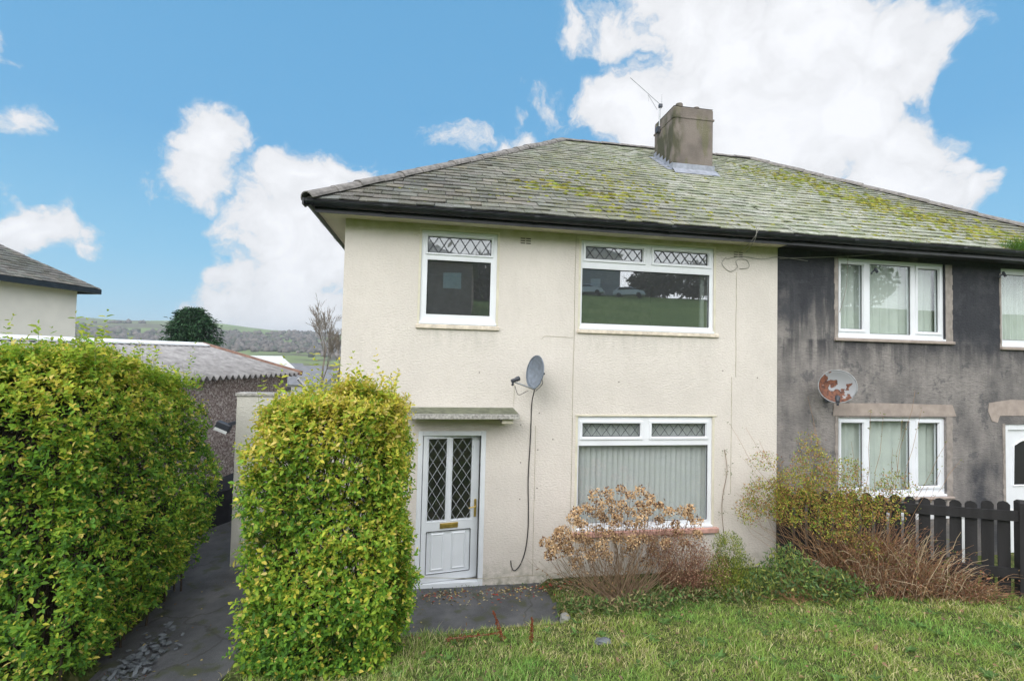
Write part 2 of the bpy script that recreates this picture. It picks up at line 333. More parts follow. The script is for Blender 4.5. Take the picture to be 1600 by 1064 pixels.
# ------------------------------------------------------------------ object helpers
def link(name, V, F, mat, parent=None, smooth=False, col=None):
    me = bpy.data.meshes.new(name)
    V = np.asarray(V, dtype=np.float32)
    if isinstance(F, np.ndarray):
        n, k = F.shape; me.vertices.add(len(V)); me.vertices.foreach_set('co', V.ravel())
        me.loops.add(n*k); me.loops.foreach_set('vertex_index', F.astype(np.int32).ravel())
        me.polygons.add(n); me.polygons.foreach_set('loop_start', np.arange(0, n*k, k, dtype=np.int32)); me.polygons.foreach_set('loop_total', np.full(n, k, dtype=np.int32))
        me.update(calc_edges=True)
    else:
        me.from_pydata(V.tolist(), [], F); me.update()
    if col is not None:
        a = me.color_attributes.new('Col', 'FLOAT_COLOR', 'POINT')
        c = np.ones((len(V), 4), dtype=np.float32); c[:, :3] = col; a.data.foreach_set('color', c.ravel())
    if smooth: me.polygons.foreach_set('use_smooth', np.ones(len(me.polygons), dtype=bool))
    me.materials.append(mat)
    o = bpy.data.objects.new(name, me); COL.objects.link(o)
    if parent is not None: attach(o, parent)
    return o
def wloc(p):
    v = Vector((0, 0, 0))
    while p is not None: v = v+p.location; p = p.parent
    return v
def attach(o, parent):
    o.parent = parent; o.matrix_parent_inverse = Matrix.Translation(-wloc(parent)) if parent.type == 'EMPTY' else Matrix.Identity(4)
def thing(name, loc, label, cat, group=None):
    o = bpy.data.objects.new(name, None); COL.objects.link(o); o.location = loc; o.empty_display_size = .2
    return tag(o, label, cat, group)
def tag(o, label=None, cat=None, group=None, kind=None):
    if label: o['label'] = label
    if cat: o['category'] = cat
    if group: o['group'] = group
    if kind: o['kind'] = kind
    return o
class MB:
    def __init__(s): s.v = []; s.f = []
    def add(s, V, F):
        b = len(s.v); s.v += [tuple(p) for p in V]; s.f += [tuple(b+i for i in f) for f in F]; return s
    def box(s, x0, x1, y0, y1, z0, z1, bev=0):
        if bev:
            # chamfered box
            c = bev; V = []; F = []
            xs, ys, zs = (x0, x1), (y0, y1), (z0, z1); idx = {}
            for i in (0, 1):
                for j in (0, 1):
                    for k in (0, 1):
                        x, y, z = xs[i], ys[j], zs[k]; sx, sy, sz = (1-2*i)*c, (1-2*j)*c, (1-2*k)*c
                        for ax_, p in (('x', (x, y+sy, z+sz)), ('y', (x+sx, y, z+sz)), ('z', (x+sx, y+sy, z))):
                            idx[(i, j, k, ax_)] = len(V); V.append(p)
            for i in (0, 1):
                q = [idx[(i, j, k, 'x')] for j, k in ((0, 0), (0, 1), (1, 1), (1, 0))]; F.append(q if i == 0 else q[::-1])
                q = [idx[(j, i, k, 'y')] for j, k in ((0, 0), (1, 0), (1, 1), (0, 1))]; F.append(q if i == 0 else q[::-1])
                q = [idx[(j, k, i, 'z')] for j, k in ((0, 0), (0, 1), (1, 1), (1, 0))]; F.append(q if i == 0 else q[::-1])
            for i in (0, 1):
                for j in (0, 1):
                    F.append([idx[(i, j, 0, 'x')], idx[(i, j, 1, 'x')], idx[(i, j, 1, 'y')], idx[(i, j, 0, 'y')]])
                    F.append([idx[(i, 0, j, 'x')], idx[(i, 1, j, 'x')], idx[(i, 1, j, 'z')], idx[(i, 0, j, 'z')]])
                    F.append([idx[(0, i, j, 'y')], idx[(1, i, j, 'y')], idx[(1, i, j, 'z')], idx[(0, i, j, 'z')]])
                    for k in (0, 1): F.append([idx[(i, j, k, a)] for a in 'xyz'])
            return s.add(V, F)
        V = [(x, y, z) for z in (z0, z1) for y in (y0, y1) for x in (x0, x1)]
        return s.add(V, [(0, 2, 3, 1), (4, 5, 7, 6), (0, 1, 5, 4), (2, 6, 7, 3), (0, 4, 6, 2), (1, 3, 7, 5)])
    def bar(s, a, b, w, h=None, up=(0, 0, 1)):
        # rectangular bar between two points
        h = h or w; a = Vector(a); b = Vector(b); d = (b-a).normalized(); u = Vector(up)
        if abs(d.dot(u)) > .95: u = Vector((0, 1, 0))
        r = d.cross(u).normalized()*(w/2); u = r.cross(d).normalized()*(h/2)
        V = [p+q for p in (a, b) for q in (-r-u, r-u, r+u, -r+u)]
        return s.add(V, [(3, 2, 1, 0), (4, 5, 6, 7), (0, 1, 5, 4), (1, 2, 6, 5), (2, 3, 7, 6), (3, 0, 4, 7)])
    def tube(s, pts, r, n=8, cap=True):
        pts = [Vector(p) for p in pts]; rs = r if isinstance(r, (list, tuple)) else [r]*len(pts); V = []; F = []
        for i, p in enumerate(pts):
            d = (pts[min(i+1, len(pts)-1)]-pts[max(i-1, 0)]).normalized(); u = Vector((0, 0, 1)) if abs(d.z) < .9 else Vector((1, 0, 0))
            a = d.cross(u).normalized(); b = d.cross(a)
            V += [p+(a*math.cos(2*PI*k/n)+b*math.sin(2*PI*k/n))*rs[i] for k in range(n)]
        for i in range(len(pts)-1):
            for k in range(n): F.append((i*n+k, i*n+(k+1) % n, (i+1)*n+(k+1) % n, (i+1)*n+k))
        if cap: F.append(tuple(range(n))[::-1]); F.append(tuple((len(pts)-1)*n+k for k in range(n)))
        return s.add(V, F)
    def xf(s, fn): s.v = [tuple(fn(Vector(p))) for p in s.v]; return s
    def build(s, name, mat, parent=None, smooth=False): return link(name, s.v, s.f, mat, parent, smooth)
def wall_open(mb, x0, x1, z0, z1, y0, y1, ops):
    """front wall slab from y0 (outside) to y1 (inside) with rectangular openings (x0,x1,z0,z1)"""
    xs = sorted({x0, x1, *[o[0] for o in ops], *[o[1] for o in ops]}); zs = sorted({z0, z1, *[o[2] for o in ops], *[o[3] for o in ops]})
    for i in range(len(xs)-1):
        for j in range(len(zs)-1):
            cx, cz = (xs[i]+xs[i+1])/2, (zs[j]+zs[j+1])/2
            if any(o[0] < cx < o[1] and o[2] < cz < o[3] for o in ops): continue
            a, b, c, d = xs[i], xs[i+1], zs[j], zs[j+1]
            mb.add([(a, y0, c), (b, y0, c), (b, y0, d), (a, y0, d)], [(0, 1, 2, 3)]); mb.add([(a, y1, c), (b, y1, c), (b, y1, d), (a, y1, d)], [(3, 2, 1, 0)])
    for (a, b, c, d) in ops:
        for q in ([(a, y0, c), (a, y1, c), (a, y1, d), (a, y0, d)], [(b, y1, c), (b, y0, c), (b, y0, d), (b, y1, d)],
                  [(a, y0, c), (b, y0, c), (b, y1, c), (a, y1, c)], [(a, y1, d), (b, y1, d), (b, y0, d), (a, y0, d)]): mb.add(q, [(0, 1, 2, 3)])
    for q in ([(x0, y0, z0), (x0, y1, z0), (x0, y1, z1), (x0, y0, z1)], [(x1, y1, z0), (x1, y0, z0), (x1, y0, z1), (x1, y1, z1)], [(x0, y0, z1), (x1, y0, z1), (x1, y1, z1), (x0, y1, z1)]): mb.add(q, [(0, 1, 2, 3)])
    return mb

# ------------------------------------------------------------------ terrain
def sst(x): x = np.clip(x, 0, 1); return x*x*(3-2*x)
def wob(x, y, s=1.): return np.sin(1.7*x*s+.6*y*s)*.5+np.sin(3.1*y*s-1.3*x*s+1.2)*.3+np.sin(6.3*x*s+4.1*y*s)*.2
def path_mask(x, y):
    """1 on the asphalt"""
    e = 2.92+.10*wob(x, y, 2)-.0*y; f = -1.27+.05*wob(x, y, 3)+.13*sst((x-1.6)/1.4)
    door = sst((e-x)/.14+.5)*sst((y-f)/.14+.5)*sst((x+2.1)/.1+.5)
    g = -.62+.07*wob(y, x, 3)
    left = sst((g-x)/.14+.5)*sst((x+2.0+.75*sst((y+.2)/1.2))/.12+.5)*sst((y+7)/1.)*sst((9-y)/.2)
    return np.maximum(door, left)
def path_z(x, y): s = np.maximum(-y-1.9, 0); return np.where(x < -.3, .22*s*sst(s/.8), 0.0)+0*x
def lawn_z(x, y):
    s = -y-1.0
    a = .05+.25*(np.sqrt(s*s+.04)+s)/2
    a = np.where(s > 8, 2.05+.21*(s-8), a); a = np.where(s > 58, 12.55, a)
    a = a + .02*wob(x, y, 1.3)*sst((-y-.8)/1.)
    return a
def gz(x, y):
    x = np.asarray(x, float); y = np.asarray(y, float)
    z = lawn_z(x, y)
    z = np.where(x < -2.3, .08+.22*np.maximum(-y-1.6, 0), z) if False else z
    pm = path_mask(x, y); z = z*(1-pm)+(path_z(x, y)-.045)*pm
    z = z-6.5*sst((y-16)/100)
    hill = (32-.036*x+3*np.sin(x*.012)+2*np.sin(x*.031+1))*sst((y-260)/680)+7*sst((y-230)/680)
    z = z+np.where(y > 200, hill, 0)-60*sst((y-1000)/1500)
    return z
def terrain():
    xs = np.unique(np.concatenate([np.linspace(-2200, -60, 50), np.linspace(-60, -7, 30), np.arange(-7, 12.5, .12), np.linspace(12.5, 60, 26), np.linspace(60, 2200, 40)]))
    ys = np.unique(np.concatenate([np.linspace(-2000, -70, 12), np.linspace(-70, -8, 36), np.arange(-8, 1.6, .12), np.linspace(1.6, 20, 20), np.linspace(20, 250, 30), np.linspace(250, 1100, 50), np.linspace(1100, 4500, 12)]))
    X, Y = np.meshgrid(xs, ys); Z = gz(X, Y); nx, ny = len(xs), len(ys)
    V = np.stack([X.ravel(), Y.ravel(), Z.ravel()], 1); i, j = np.meshgrid(np.arange(nx-1), np.arange(ny-1)); a = (j*nx+i).ravel()
    F = np.stack([a, a+1, a+nx+1, a+nx], 1)
    tag(link('ground', V, F, M['ground'], smooth=True), kind='structure')
    xs = np.arange(-3.1, 3.3, .06); ys = np.concatenate([np.arange(-6.5, 1.5, .06), np.arange(1.5, 8.4, .3)])
    X, Y = np.meshgrid(xs, ys); nx, ny = len(xs), len(ys)
    Z = path_z(X, Y)+.006*wob(X, Y, 4)+.004; V = np.stack([X.ravel(), Y.ravel(), Z.ravel()], 1)
    i, j = np.meshgrid(np.arange(nx-1), np.arange(ny-1)); a = (j*nx+i).ravel(); F = np.stack([a, a+1, a+nx+1, a+nx], 1)
    pm = path_mask(X, Y).ravel(); keep = (pm[F] > .35).all(1); keep &= ~((V[a, 1] > .0) & (V[a, 0] > -.06)); F = F[keep]
    used = np.unique(F); mp = np.zeros(len(V), int); mp[used] = np.arange(len(used))
    tag(link('path', V[used], mp[F], M['asphalt'], smooth=True), kind='structure')
terrain()

# ------------------------------------------------------------------ houses
XP = 6.645; XE = 13.29; HD = 4.132; EZ = 5.21; OV = .394; RISE = 3.2237; ZW = 5.10
K = RISE/(HD+OV)
def roof_pt(x, y): return (x, y, EZ+(y+OV)*K)
def window(parent, x0, x1, z0, z1, lights, yf=.02, pane='glass', sillmat=None, sill=None, lattice=None, name='window', label=None):
    """frame with 'lights': list of (gx0,gx1,gz0,gz1,casement?,lattice?,panemat)"""
    f = MB(); fw = .055; yb = yf+.07
    # outer ring
    gl = [(l[0], l[1], l[2], l[3]) for l in lights]
    xs = sorted({x0, x1, *[g[0] for g in gl], *[g[1] for g in gl]}); zs = sorted({z0, z1, *[g[2] for g in gl], *[g[3] for g in gl]})
    w = wall_open(MB(), x0, x1, z0, z1, yf, yb, gl); f.v += w.v; f.f += w.f
    o = None
    fb = MB(); fb.v = f.v; fb.f = f.f
    for (a, b, c, d, cas, lat, pm) in lights:
        if cas:   # raised casement: mitred ring proud of the frame
            e = cas; yo = yf-.018
            A = [(a-e, c-e), (b+e, c-e), (b+e, d+e), (a-e, d+e)]; B = [(a-.012, c-.012), (b+.012, c-.012), (b+.012, d+.012), (a-.012, d+.012)]; C = [(a, c), (b, c), (b, d), (a, d)]
            V = [(p[0], yf+.001, p[1]) for p in A]+[(p[0]+(.006 if i in (0, 3) else -.006), yo, p[1]+(.006 if i < 2 else -.006)) for i, p in enumerate(A)]+[(p[0], yo, p[1]) for p in B]+[(p[0], yf+.012, p[1]) for p in C]
            F = []
            for k in range(4):
                n = (k+1) % 4
                for r in range(3): F.append((r*4+k, r*4+n, (r+1)*4+n, (r+1)*4+k))
            fb.add(V, F)
        else:
            # bevelled bead
            C = [(a, c), (b, c), (b, d), (a, d)]; e = .018; A = [(a-e, c-e), (b+e, c-e), (b+e, d+e), (a-e, d+e)]
            V = [(p[0], yf-.002, p[1]) for p in A]+[(p[0], yf+.02, p[1]) for p in C]
            fb.add(V, [(k, (k+1) % 4, 4+(k+1) % 4, 4+k) for k in range(4)])
    o = fb.build(name, M['upvc'], parent)
    if label: o['label'] = label
    for (a, b, c, d, cas, lat, pm) in lights:
        yg = yf+.03
        s = MB(); e = .008
        for q in ((a, a+e, c, d), (b-e, b, c, d), (a+e, b-e, c, c+e), (a+e, b-e, d-e, d)): s.box(q[0], q[1], yg-.012, yg-.001, q[2], q[3])
        s.build('seal', M['seal'], o)
        MB().add([(a, yg, c), (b, yg, c), (b, yg, d), (a, yg, d)], [(0, 1, 2, 3)]).build('pane', M[pm or pane], o)
        if lat:
            n = lat[0]; h = d-c; s = MB(); t = lat[1]; yl = yg-.006
            dx = (b-a)/n; rows = lat[2] if len(lat) > 2 else 1; dz = h/rows
            for i in range(n):
                for r in range(rows):
                    for (p, q) in (((a+i*dx, c+r*dz), (a+(i+.5)*dx, c+(r+.5)*dz)), ((a+(i+.5)*dx, c+(r+.5)*dz), (a+(i+1)*dx, c+(r+1)*dz)),
                                   ((a+i*dx, c+(r+1)*dz), (a+(i+.5)*dx, c+(r+.5)*dz)), ((a+(i+.5)*dx, c+(r+.5)*dz), (a+(i+1)*dx, c+r*dz))):
                        s.bar((p[0], yl, p[1]), (q[0], yl, q[1]), .0035, t, up=(0, 0, 1))
            s.build('lead_lattice', M['lead'], o)
    if sill:
        MB().box(x0-.01, x1+.01, yf-.045, yf+.02, z0-.035, z0-.001, .006).build('window_board', M['upvc'], o)
        a, b, t, pr = sill
        MB().box(a, b, -pr, yf+.1, z0-.036-t, z0-.037, .008).build('sill', M[sillmat], o)
    return o
SLATE_COL = np.array([.112, .105, .096])
def slates(parent, quad_fn, slope_len, xl, xr, name='slates', expo=.175, x_split=None):
    """slates in courses on a plane. quad_fn(u, v, h) -> world point; xl(v), xr(v) the plane's ends at slope distance v"""
    V = []; F = []; C = []
    nc = int(slope_len/expo)+1
    for c in range(nc):
        v0 = c*expo-.02; v1 = min(v0+expo*1.35, slope_len)
        w = .245; off = (c % 2)*w/2+rng.uniform(-.02, .02)
        a, b = xl(max(v0, 0)), xr(max(v0, 0)); a1, b1 = xl(v1), xr(v1)
        u = math.floor(a/w)*w+off-w
        while u < b:
            ww = w*rng.uniform(.97, 1.03); p, q = max(u, a)+.002, min(u+ww, b)-.003
            if q-p > .03:
                p1 = max(p, a1); q1 = min(q, b1)
                if p1 > q1: p1 = q1 = (p1+q1)/2
                h = .020+rng.uniform(0, .016); t = rng.uniform(-.010, .010); s = rng.uniform(-.005, .005); th = .016
                k = len(V)
                for (uu, vv, hh) in ((p, v0+t, h+s), (q, v0+t*.3, h-s), (q1, v1, .006), (p1, v1, .006), (p, v0+t, h+s-th), (q, v0+t*.3, h-s-th)):
                    V.append(quad_fn(uu, vv, hh))
                F += [(k, k+1, k+2, k+3), (k+4, k+5, k+1, k)]
                F += [(k+4, k, k+3, k+3), (k+1, k+5, k+2, k+2)]
                g = rng.choice([.72, .85, .95, 1.05, 1.2, 1.4])*rng.uniform(.9, 1.1); tint = np.array([rng.uniform(.92, 1.1), 1., rng.uniform(.92, 1.08)])
                C += [SLATE_COL*g*tint]*6
            u += w
    F = [f if len(set(f)) == 4 else tuple(dict.fromkeys(f)) for f in F]
    return link(name, V, F, M['slate'], parent, col=np.array(C))
SL = math.hypot(HD+OV, RISE); CP, SPN = (HD+OV)/SL, RISE/SL
def front_fn(x, v, h): return (x, -OV+v*CP-h*SPN, EZ+v*SPN+h*CP)
def back_fn(x, v, h): return (x, 2*HD+OV-v*CP+h*SPN, EZ+v*SPN+h*CP)
def left_fn(y, v, h): return (-OV+v*CP-h*SPN, y, EZ+v*SPN+h*CP)
def right_fn(y, v, h): return (XE+OV-v*CP+h*SPN, y, EZ+v*SPN+h*CP)
def capline(mb, a, b, r=.10, seg=.42):
    a, b = Vector(a), Vector(b); d = (b-a); n = max(1, int(d.length/seg)); d.normalize(); L = (b-a).length/n
    s = d.cross(Vector((0, 0, 1))).normalized(); u = s.cross(d).normalized()
    for i in range(n):
        p0 = a+d*(L*i-.015); p1 = a+d*(L*(i+1)+.015); V = []; rr = (r*1.08, r*.97); j = random.uniform(-.008, .008)
        for p, q in ((p0, rr[0]), (p1, rr[1])):
            for k in range(9):
                t = PI*k/8; V.append(p+s*math.cos(t)*q+u*(math.sin(t)*q*.75+j-.035))
        for p, q in ((p0, rr[0]-.018), (p1, rr[1]-.018)):
            for k in range(9):
                t = PI*k/8; V.append(p+s*math.cos(t)*q+u*(math.sin(t)*q*.75+j-.035))
        F = [(k, k+1, 10+k, 9+k) for k in range(8)]+[(18+k, k, k+1, 19+k)[::-1] for k in range(8)]+[(27+k, 28+k, 10+k, 9+k) for k in range(8)]
        mb.add(V, F)
def moss_clumps(parent, pts, name='moss'):
    """pts: (x, v, r) on the front slope"""
    V = []; F = []; C = []
    for (x, v, r) in pts:
        n = 7; k = len(V); a0 = rng.uniform(0, 6.28); rx, rv = r*rng.uniform(.8, 1.5), r*rng.uniform(.7, 1.2); h = r*rng.uniform(.22, .42)
        col = np.array([.27, .25, .045])*rng.uniform(.45, 1.2)*np.array([rng.uniform(.75, 1.05), 1, 1])
        for ring, (s, hh) in enumerate(((1, .012), (.8, .6), (.4, 1.))):
            for i in range(n):
                t = a0+2*PI*i/n; q = s*rng.uniform(.55, 1.35)
                V.append(front_fn(x+math.cos(t)*rx*q, v+math.sin(t)*rv*q, .014+hh*h)); C.append(col*(rng.uniform(.75, 1.25)))
        for g in (0, 1):
            for i in range(n): F.append((k+g*n+i, k+g*n+(i+1) % n, k+(g+1)*n+(i+1) % n, k+(g+1)*n+i))
        F.append(tuple(k+2*n+i for i in range(n)))
    return tag(link(name, V, F, M['moss'], parent, True, np.array(C)), kind='stuff')
def sweep_gutter(mb, pts, side):
    """half-round gutter along straight run a->b, 'side' outward unit vector"""
    a, b = Vector(pts[0]), Vector(pts[1]); o = Vector(side); r = .062
    prof = [(-.0, 0)]+[(r+.0-r*math.cos(t)-.0, -r*math.sin(t)*1.1) for t in [PI*k/8 for k in range(9)]]
    prof = [(q[0], q[1]) for q in prof[1:]]+[(2*r+.008, .004), (2*r+.008, -.012)]
    V = []
    for p in (a, b):
        for (u, z) in prof: V.append(p+o*u+Vector((0, 0, z)))
    n = len(prof); F = [(k, k+1, n+k+1, n+k) for k in range(n-1)]
    V2 = [(v+Vector((0, 0, .004))) for v in V]; mb.add(V, F); mb.add([Vector(v)+Vector((0, 0, .005)) for v in V], [f[::-1] for f in F])
    d = (b-a); L = d.length; d.normalize()
    m_ = max(1, int(L/.9))
    for i in range(m_+1):      # union clips
        p = a+d*min(L-.03, max(.03, i*L/m_)); W_ = .035 if i % 2 else .014
        V = []
        for s in (-W_, W_):
            for (u, z) in prof: V.append(p+d*s+o*(u+(.007 if u > r else 0))+Vector((0, 0, z-.007)))
        mb.add(V, F); mb.add([tuple(V[n-1]), tuple(V[2*n-1]), tuple(V[2*n-3]), tuple(V[n-3])], [(0, 1, 2, 3)])
# --- cream house
cream = thing('semi_detached_house', (3.3, 0, 0), 'cream rendered two storey house with white leaded windows and mossy slate roof', 'house')
OPS = [(1.04, 2.116, 3.68, 5.0), (3.378, 5.5325, 3.68, 5.0), (3.378, 5.5325, .70, 2.38), (1.073, 2.023, .0, 2.17)]
mb = MB(); wall_open(mb, 0, XP, -.25, ZW, 0, .26, OPS)
# side, back and party walls, floors
mb.box(.0, .26, .261, 2*HD, -.25, ZW).box(.261, XP, 2*HD-.26, 2*HD, -.25, ZW).box(XP-.12, XP-.002, .261, 2*HD-.261, -.25, ZW)
mb.build('wall', M['cream'], cream)
MB().box(.262, XP-.13, .262, 2*HD-.27, 2.55, 2.75).box(.262, XP-.13, .262, 2*HD-.27, -.2, .02).box(.262, XP-.13, .262, 2*HD-.27, 5.04, 5.09)\
    .box(2.5, 2.6, .262, 5, .02, 2.55).box(2.5, 2.6, .262, 5, 2.75, 5.04).box(.262, 6.5, 4.2, 4.3, 2.75, 5.04).box(2.6, 6.5, 4.2, 4.3, .02, 2.55).build('room', M['dark_room'], cream)
LT = ((6, .011),)
window(cream, 1.04, 2.116, 3.70, 5.0, [(1.125, 2.03, 4.685, 4.92, .03, (6, .012), 'glass_top'), (1.125, 2.03, 3.81, 4.585, 0, None, None)], sill=(.99, 2.17, .06, .03), sillmat='sill_cream')
window(cream, 3.378, 5.5325, 3.70, 5.0, [(3.455, 4.36, 4.73, 4.92, .045, (6, .012), 'glass_top'), (4.545, 5.445, 4.73, 4.92, .045, (6, .012), 'glass_top'), (3.405, 5.475, 3.76, 4.585, 0, None, None)],
       sill=(3.33, 5.62, .055, .03), sillmat='sill_cream')
wl = window(cream, 3.378, 5.5325, .74, 2.38, [(3.455, 4.36, 2.08, 2.275, .045, (6, .007), 'glass_net'), (4.545, 5.43, 2.08, 2.275, .045, (6, .007), 'glass_net'), (3.40, 5.475, .81, 1.95, 0, None, 'glass_net')],
            sill=(3.30, 5.63, .075, .06), sillmat='terracotta')
# vertical blind behind the ground floor window
mb = MB(); x = 3.36; 
while x < 5.56:
    t = rng.uniform(-.004, .004); mb.add([(x, .158+t, .72), (x+.040, .140+t, .72), (x+.080, .128+t, .72), (x+.080, .128+t, 2.36), (x+.040, .140+t, 2.36), (x, .158+t, 2.36)], [(0, 1, 4, 5), (1, 2, 3, 4)]); x += .086+rng.uniform(-.002, .002)
mb.build('vertical_blind', M['blind'], wl)
MB().box(3.36, 3.40, .10, .24, 3.75, 4.98).build('pull_cord_post', M['dark_room'], wl) if False else None
MB().box(5.40, 5.46, .14, .19, 3.72, 4.98, .005).build('curtain_edge', M['net'], cream)
# door
fr = MB(); fr.box(1.073, 1.14, .0, .075, .0, 2.17, .004).box(1.956, 2.023, .0, .075, .0, 2.17, .004).box(1.1405, 1.9555, .0, .075, 2.105, 2.17, .004).box(1.1405, 1.9555, .0, .09, .0, .065, .004)
fr.build('door_frame', M['upvc_door'], cream)
ang = math.radians(9); H = Vector((1.145, .03, 0))
def dr(p): q = p-H; return H+Vector((q.x*math.cos(ang)-q.y*math.sin(ang), q.x*math.sin(ang)+q.y*math.cos(ang), q.z))
DX0, DX1, DZ0, DZ1 = 1.146, 1.953, .072, 2.1
panes = [(1.222, 1.478, .91, 2.055), (1.562, 1.845, .91, 2.055)]; lowp = (1.222, 1.845, .185, .765)
d = wall_open(MB(), DX0, DX1, DZ0, DZ1, .012, .06, panes+[lowp])
for (a, b, c, e) in panes:
    C = [(a, c), (b, c), (b, e), (a, e)]; q = .015; A = [(a-q, c-q), (b+q, c-q), (b+q, e+q), (a-q, e+q)]
    d.add([(p[0], .006, p[1]) for p in A]+[(p[0], .026, p[1]) for p in C], [(k, (k+1) % 4, 4+(k+1) % 4, 4+k) for k in range(4)])
door = d.xf(dr).build('door', M['upvc_door'], cream)
for (a, b, c, e) in panes:
    MB().add([(a, .035, c), (b, .035, c), (b, .035, e), (a, .035, e)], [(0, 1, 2, 3)]).xf(dr).build('pane', M['glass_clear'], door)
    s = MB(); nx, nz = 2, 5.6; dx = (b-a)/nx; dz = (e-c)/nz
    def clipseg(p, q):
        # clip against rect
        t0, t1 = 0., 1.; dxx, dzz = q[0]-p[0], q[1]-p[1]
        for (pp, qq) in ((-dxx, p[0]-a), (dxx, b-p[0]), (-dzz, p[1]-c), (dzz, e-p[1])):
            if abs(pp) < 1e-9:
                if qq < 0: return None
            else:
                r = qq/pp
                if pp < 0: t0 = max(t0, r)
                else: t1 = min(t1, r)
        return None if t0 >= t1 else ((p[0]+dxx*t0, p[1]+dzz*t0), (p[0]+dxx*t1, p[1]+dzz*t1))
    for i in range(-14, 16):
        for sg in (1, -1):
            x_ = a+(i+.5)*dx*1.0
            g = clipseg((x_, c), (x_+sg*20*dx*.5, c+20*dz*.5))
            if g: s.bar((g[0][0], .03, g[0][1]), (g[1][0], .03, g[1][1]), .003, .007)
    s.xf(dr).build('lead_lattice', M['lead_pale'], door)
pnl = MB(); a, b, c, e = lowp
pnl.box(a, b, .030, .05, c, e)
for (x0, x1) in ((1.275, 1.475), (1.575, 1.785)):
    A = [(x0, .215), (x1, .215), (x1, .74), (x0, .74)]; q = .022; B = [(x0+q, .215+q), (x1-q, .215+q), (x1-q, .74-q), (x0+q, .74-q)]; q = .035; Cc = [(x0+q, .215+q), (x1-q, .215+q), (x1-q, .74-q), (x0+q, .74-q)]
    pnl.add([(p[0], .0299, p[1]) for p in A]+[(p[0], .012, p[1]) for p in B]+[(p[0], .020, p[1]) for p in Cc], [(k, (k+1) % 4, 4+(k+1) % 4, 4+k) for k in range(4)]+[(4+k, 4+(k+1) % 4, 8+(k+1) % 4, 8+k) for k in range(4)]+[(8, 9, 10, 11)])
pnl.xf(dr).build('door_panel', M['upvc_door'], door)
s = MB()
for q in ((a-.006, a+.003, c, e), (b-.003, b+.006, c, e), (a, b, c-.006, c+.003), (a, b, e-.003, e+.006)): s.box(q[0], q[1], .008, .0115, q[2], q[3])
s.xf(dr).build('seal', M['seal'], door)
MB().box(1.405, 1.665, .0, .0118, .80, .875, .004).box(1.43, 1.64, -.006, -.0005, .815, .86, .002).xf(dr).build('letterbox', M['brass'], door)
MB().box(1.892, 1.925, -.002, .0118, .93, 1.18, .003).tube([(1.908, -.002, 1.09), (1.908, -.05, 1.09), (1.895, -.055, 1.09), (1.80, -.055, 1.075)], .009, 8).tube([(1.908, -.012, .99), (1.908, .01, .99)], .011, 8).xf(dr).build('door_handle', M['brass'], door)
# canopy
cn = MB(); V = [(.90, -.001, 2.395), (2.415, -.001, 2.395), (2.435, -.36, 2.385), (.90, -.36, 2.385), (.90, -.001, 2.50), (2.405, -.001, 2.50), (2.435, -.36, 2.445), (.90, -.36, 2.445)]
cn.add(V, [(0, 1, 2, 3), (4, 7, 6, 5), (3, 2, 6, 7), (1, 5, 6, 2), (0, 3, 7, 4)]); can = cn.build('door_canopy', M['concrete'], cream)
MB().add([(.90, -.002, 2.5035), (2.40, -.002, 2.5035), (2.425, -.335, 2.4525), (.90, -.335, 2.4525)], [(3, 2, 1, 0)]).build('moss_film', M['mossy_concrete'], can)
MB().box(2.20, 2.36, -.30, -.001, 2.31, 2.384, .01).box(1.02, 2.199, -.05, -.001, 2.30, 2.384, .008).build('bracket', M['cream_trim'], can)
# trims, joints, air bricks
tr = MB(); tr.box(3.335, 5.60, -.012, -.001, 2.385, 2.41, .003); tr.build('lintel', M['cream_trim'], cream)
tr = MB()
for q, (a, b, c, e) in enumerate(OPS[:3]):
    tp = e+.03 if q < 2 else e; V = [(a-.035, c-.02), (a-.002, c-.02), (a-.002, e+.002 if q < 2 else tp), (b+.002, e+.002 if q < 2 else tp), (b+.002, c-.02), (b+.035, c-.02), (b+.035, tp), (a-.035, tp)]
    if q < 2:
        MB().add([(p[0], -.004, p[1]) for p in V], [(0, 1, 2, 7), (7, 2, 3, 6), (3, 4, 5, 6)]).build('window_surround', M['cream_trim'], cream)
    else:
        for x0_, x1_ in ((a-.035, a-.002), (b+.002, b+.035)): MB().box(x0_, x1_, -.004, -.0005, c-.02, tp).build('window_surround', M['cream_trim'], cream)
j = MB(); rj = random.Random(3)
def crack(pts, w=.006):
    global j
    for p, q in zip(pts, pts[1:]): j.bar((p[0], -.0025, p[1]), (q[0], -.0025, q[1]), .004, w)
def vline(x, z0, z1, w):
    zs = [z0+(z1-z0)*i/10 for i in range(11)]; crack([(x+rj.uniform(-.004, .004), z) for z in zs], w)
for fn, ar in ((vline, (3.29, .12, 5.06, .009)), (vline, (2.74, .1, 2.25, .007)), (vline, (2.41, 2.52, 2.85, .004)), (vline, (5.92, 3.0, 4.65, .007)), (vline, (5.85, 1.2, 3.0, .005)), (crack, ([(2.80, 3.50), (2.84, 3.55), (3.28, 3.54)], .005)), (crack, ([(1.2, .16), (2.1, .10), (3.3, .13)], .006))):
    j = MB(); fn(*ar); j.build('render_joint', M['groove'], cream)
def airbrick(x, z, parent):
    v = MB()
    for i in (0, 1):
        for k in range(3): v.box(x-.075+i*.082, x-.075+i*.082+.068, -.003, .001, z+.03-k*.035, z+.043-k*.035)
    v.build('air_brick', M['vent'], parent)
airbrick(2.53, 4.93, cream); airbrick(5.95, 4.93, cream)
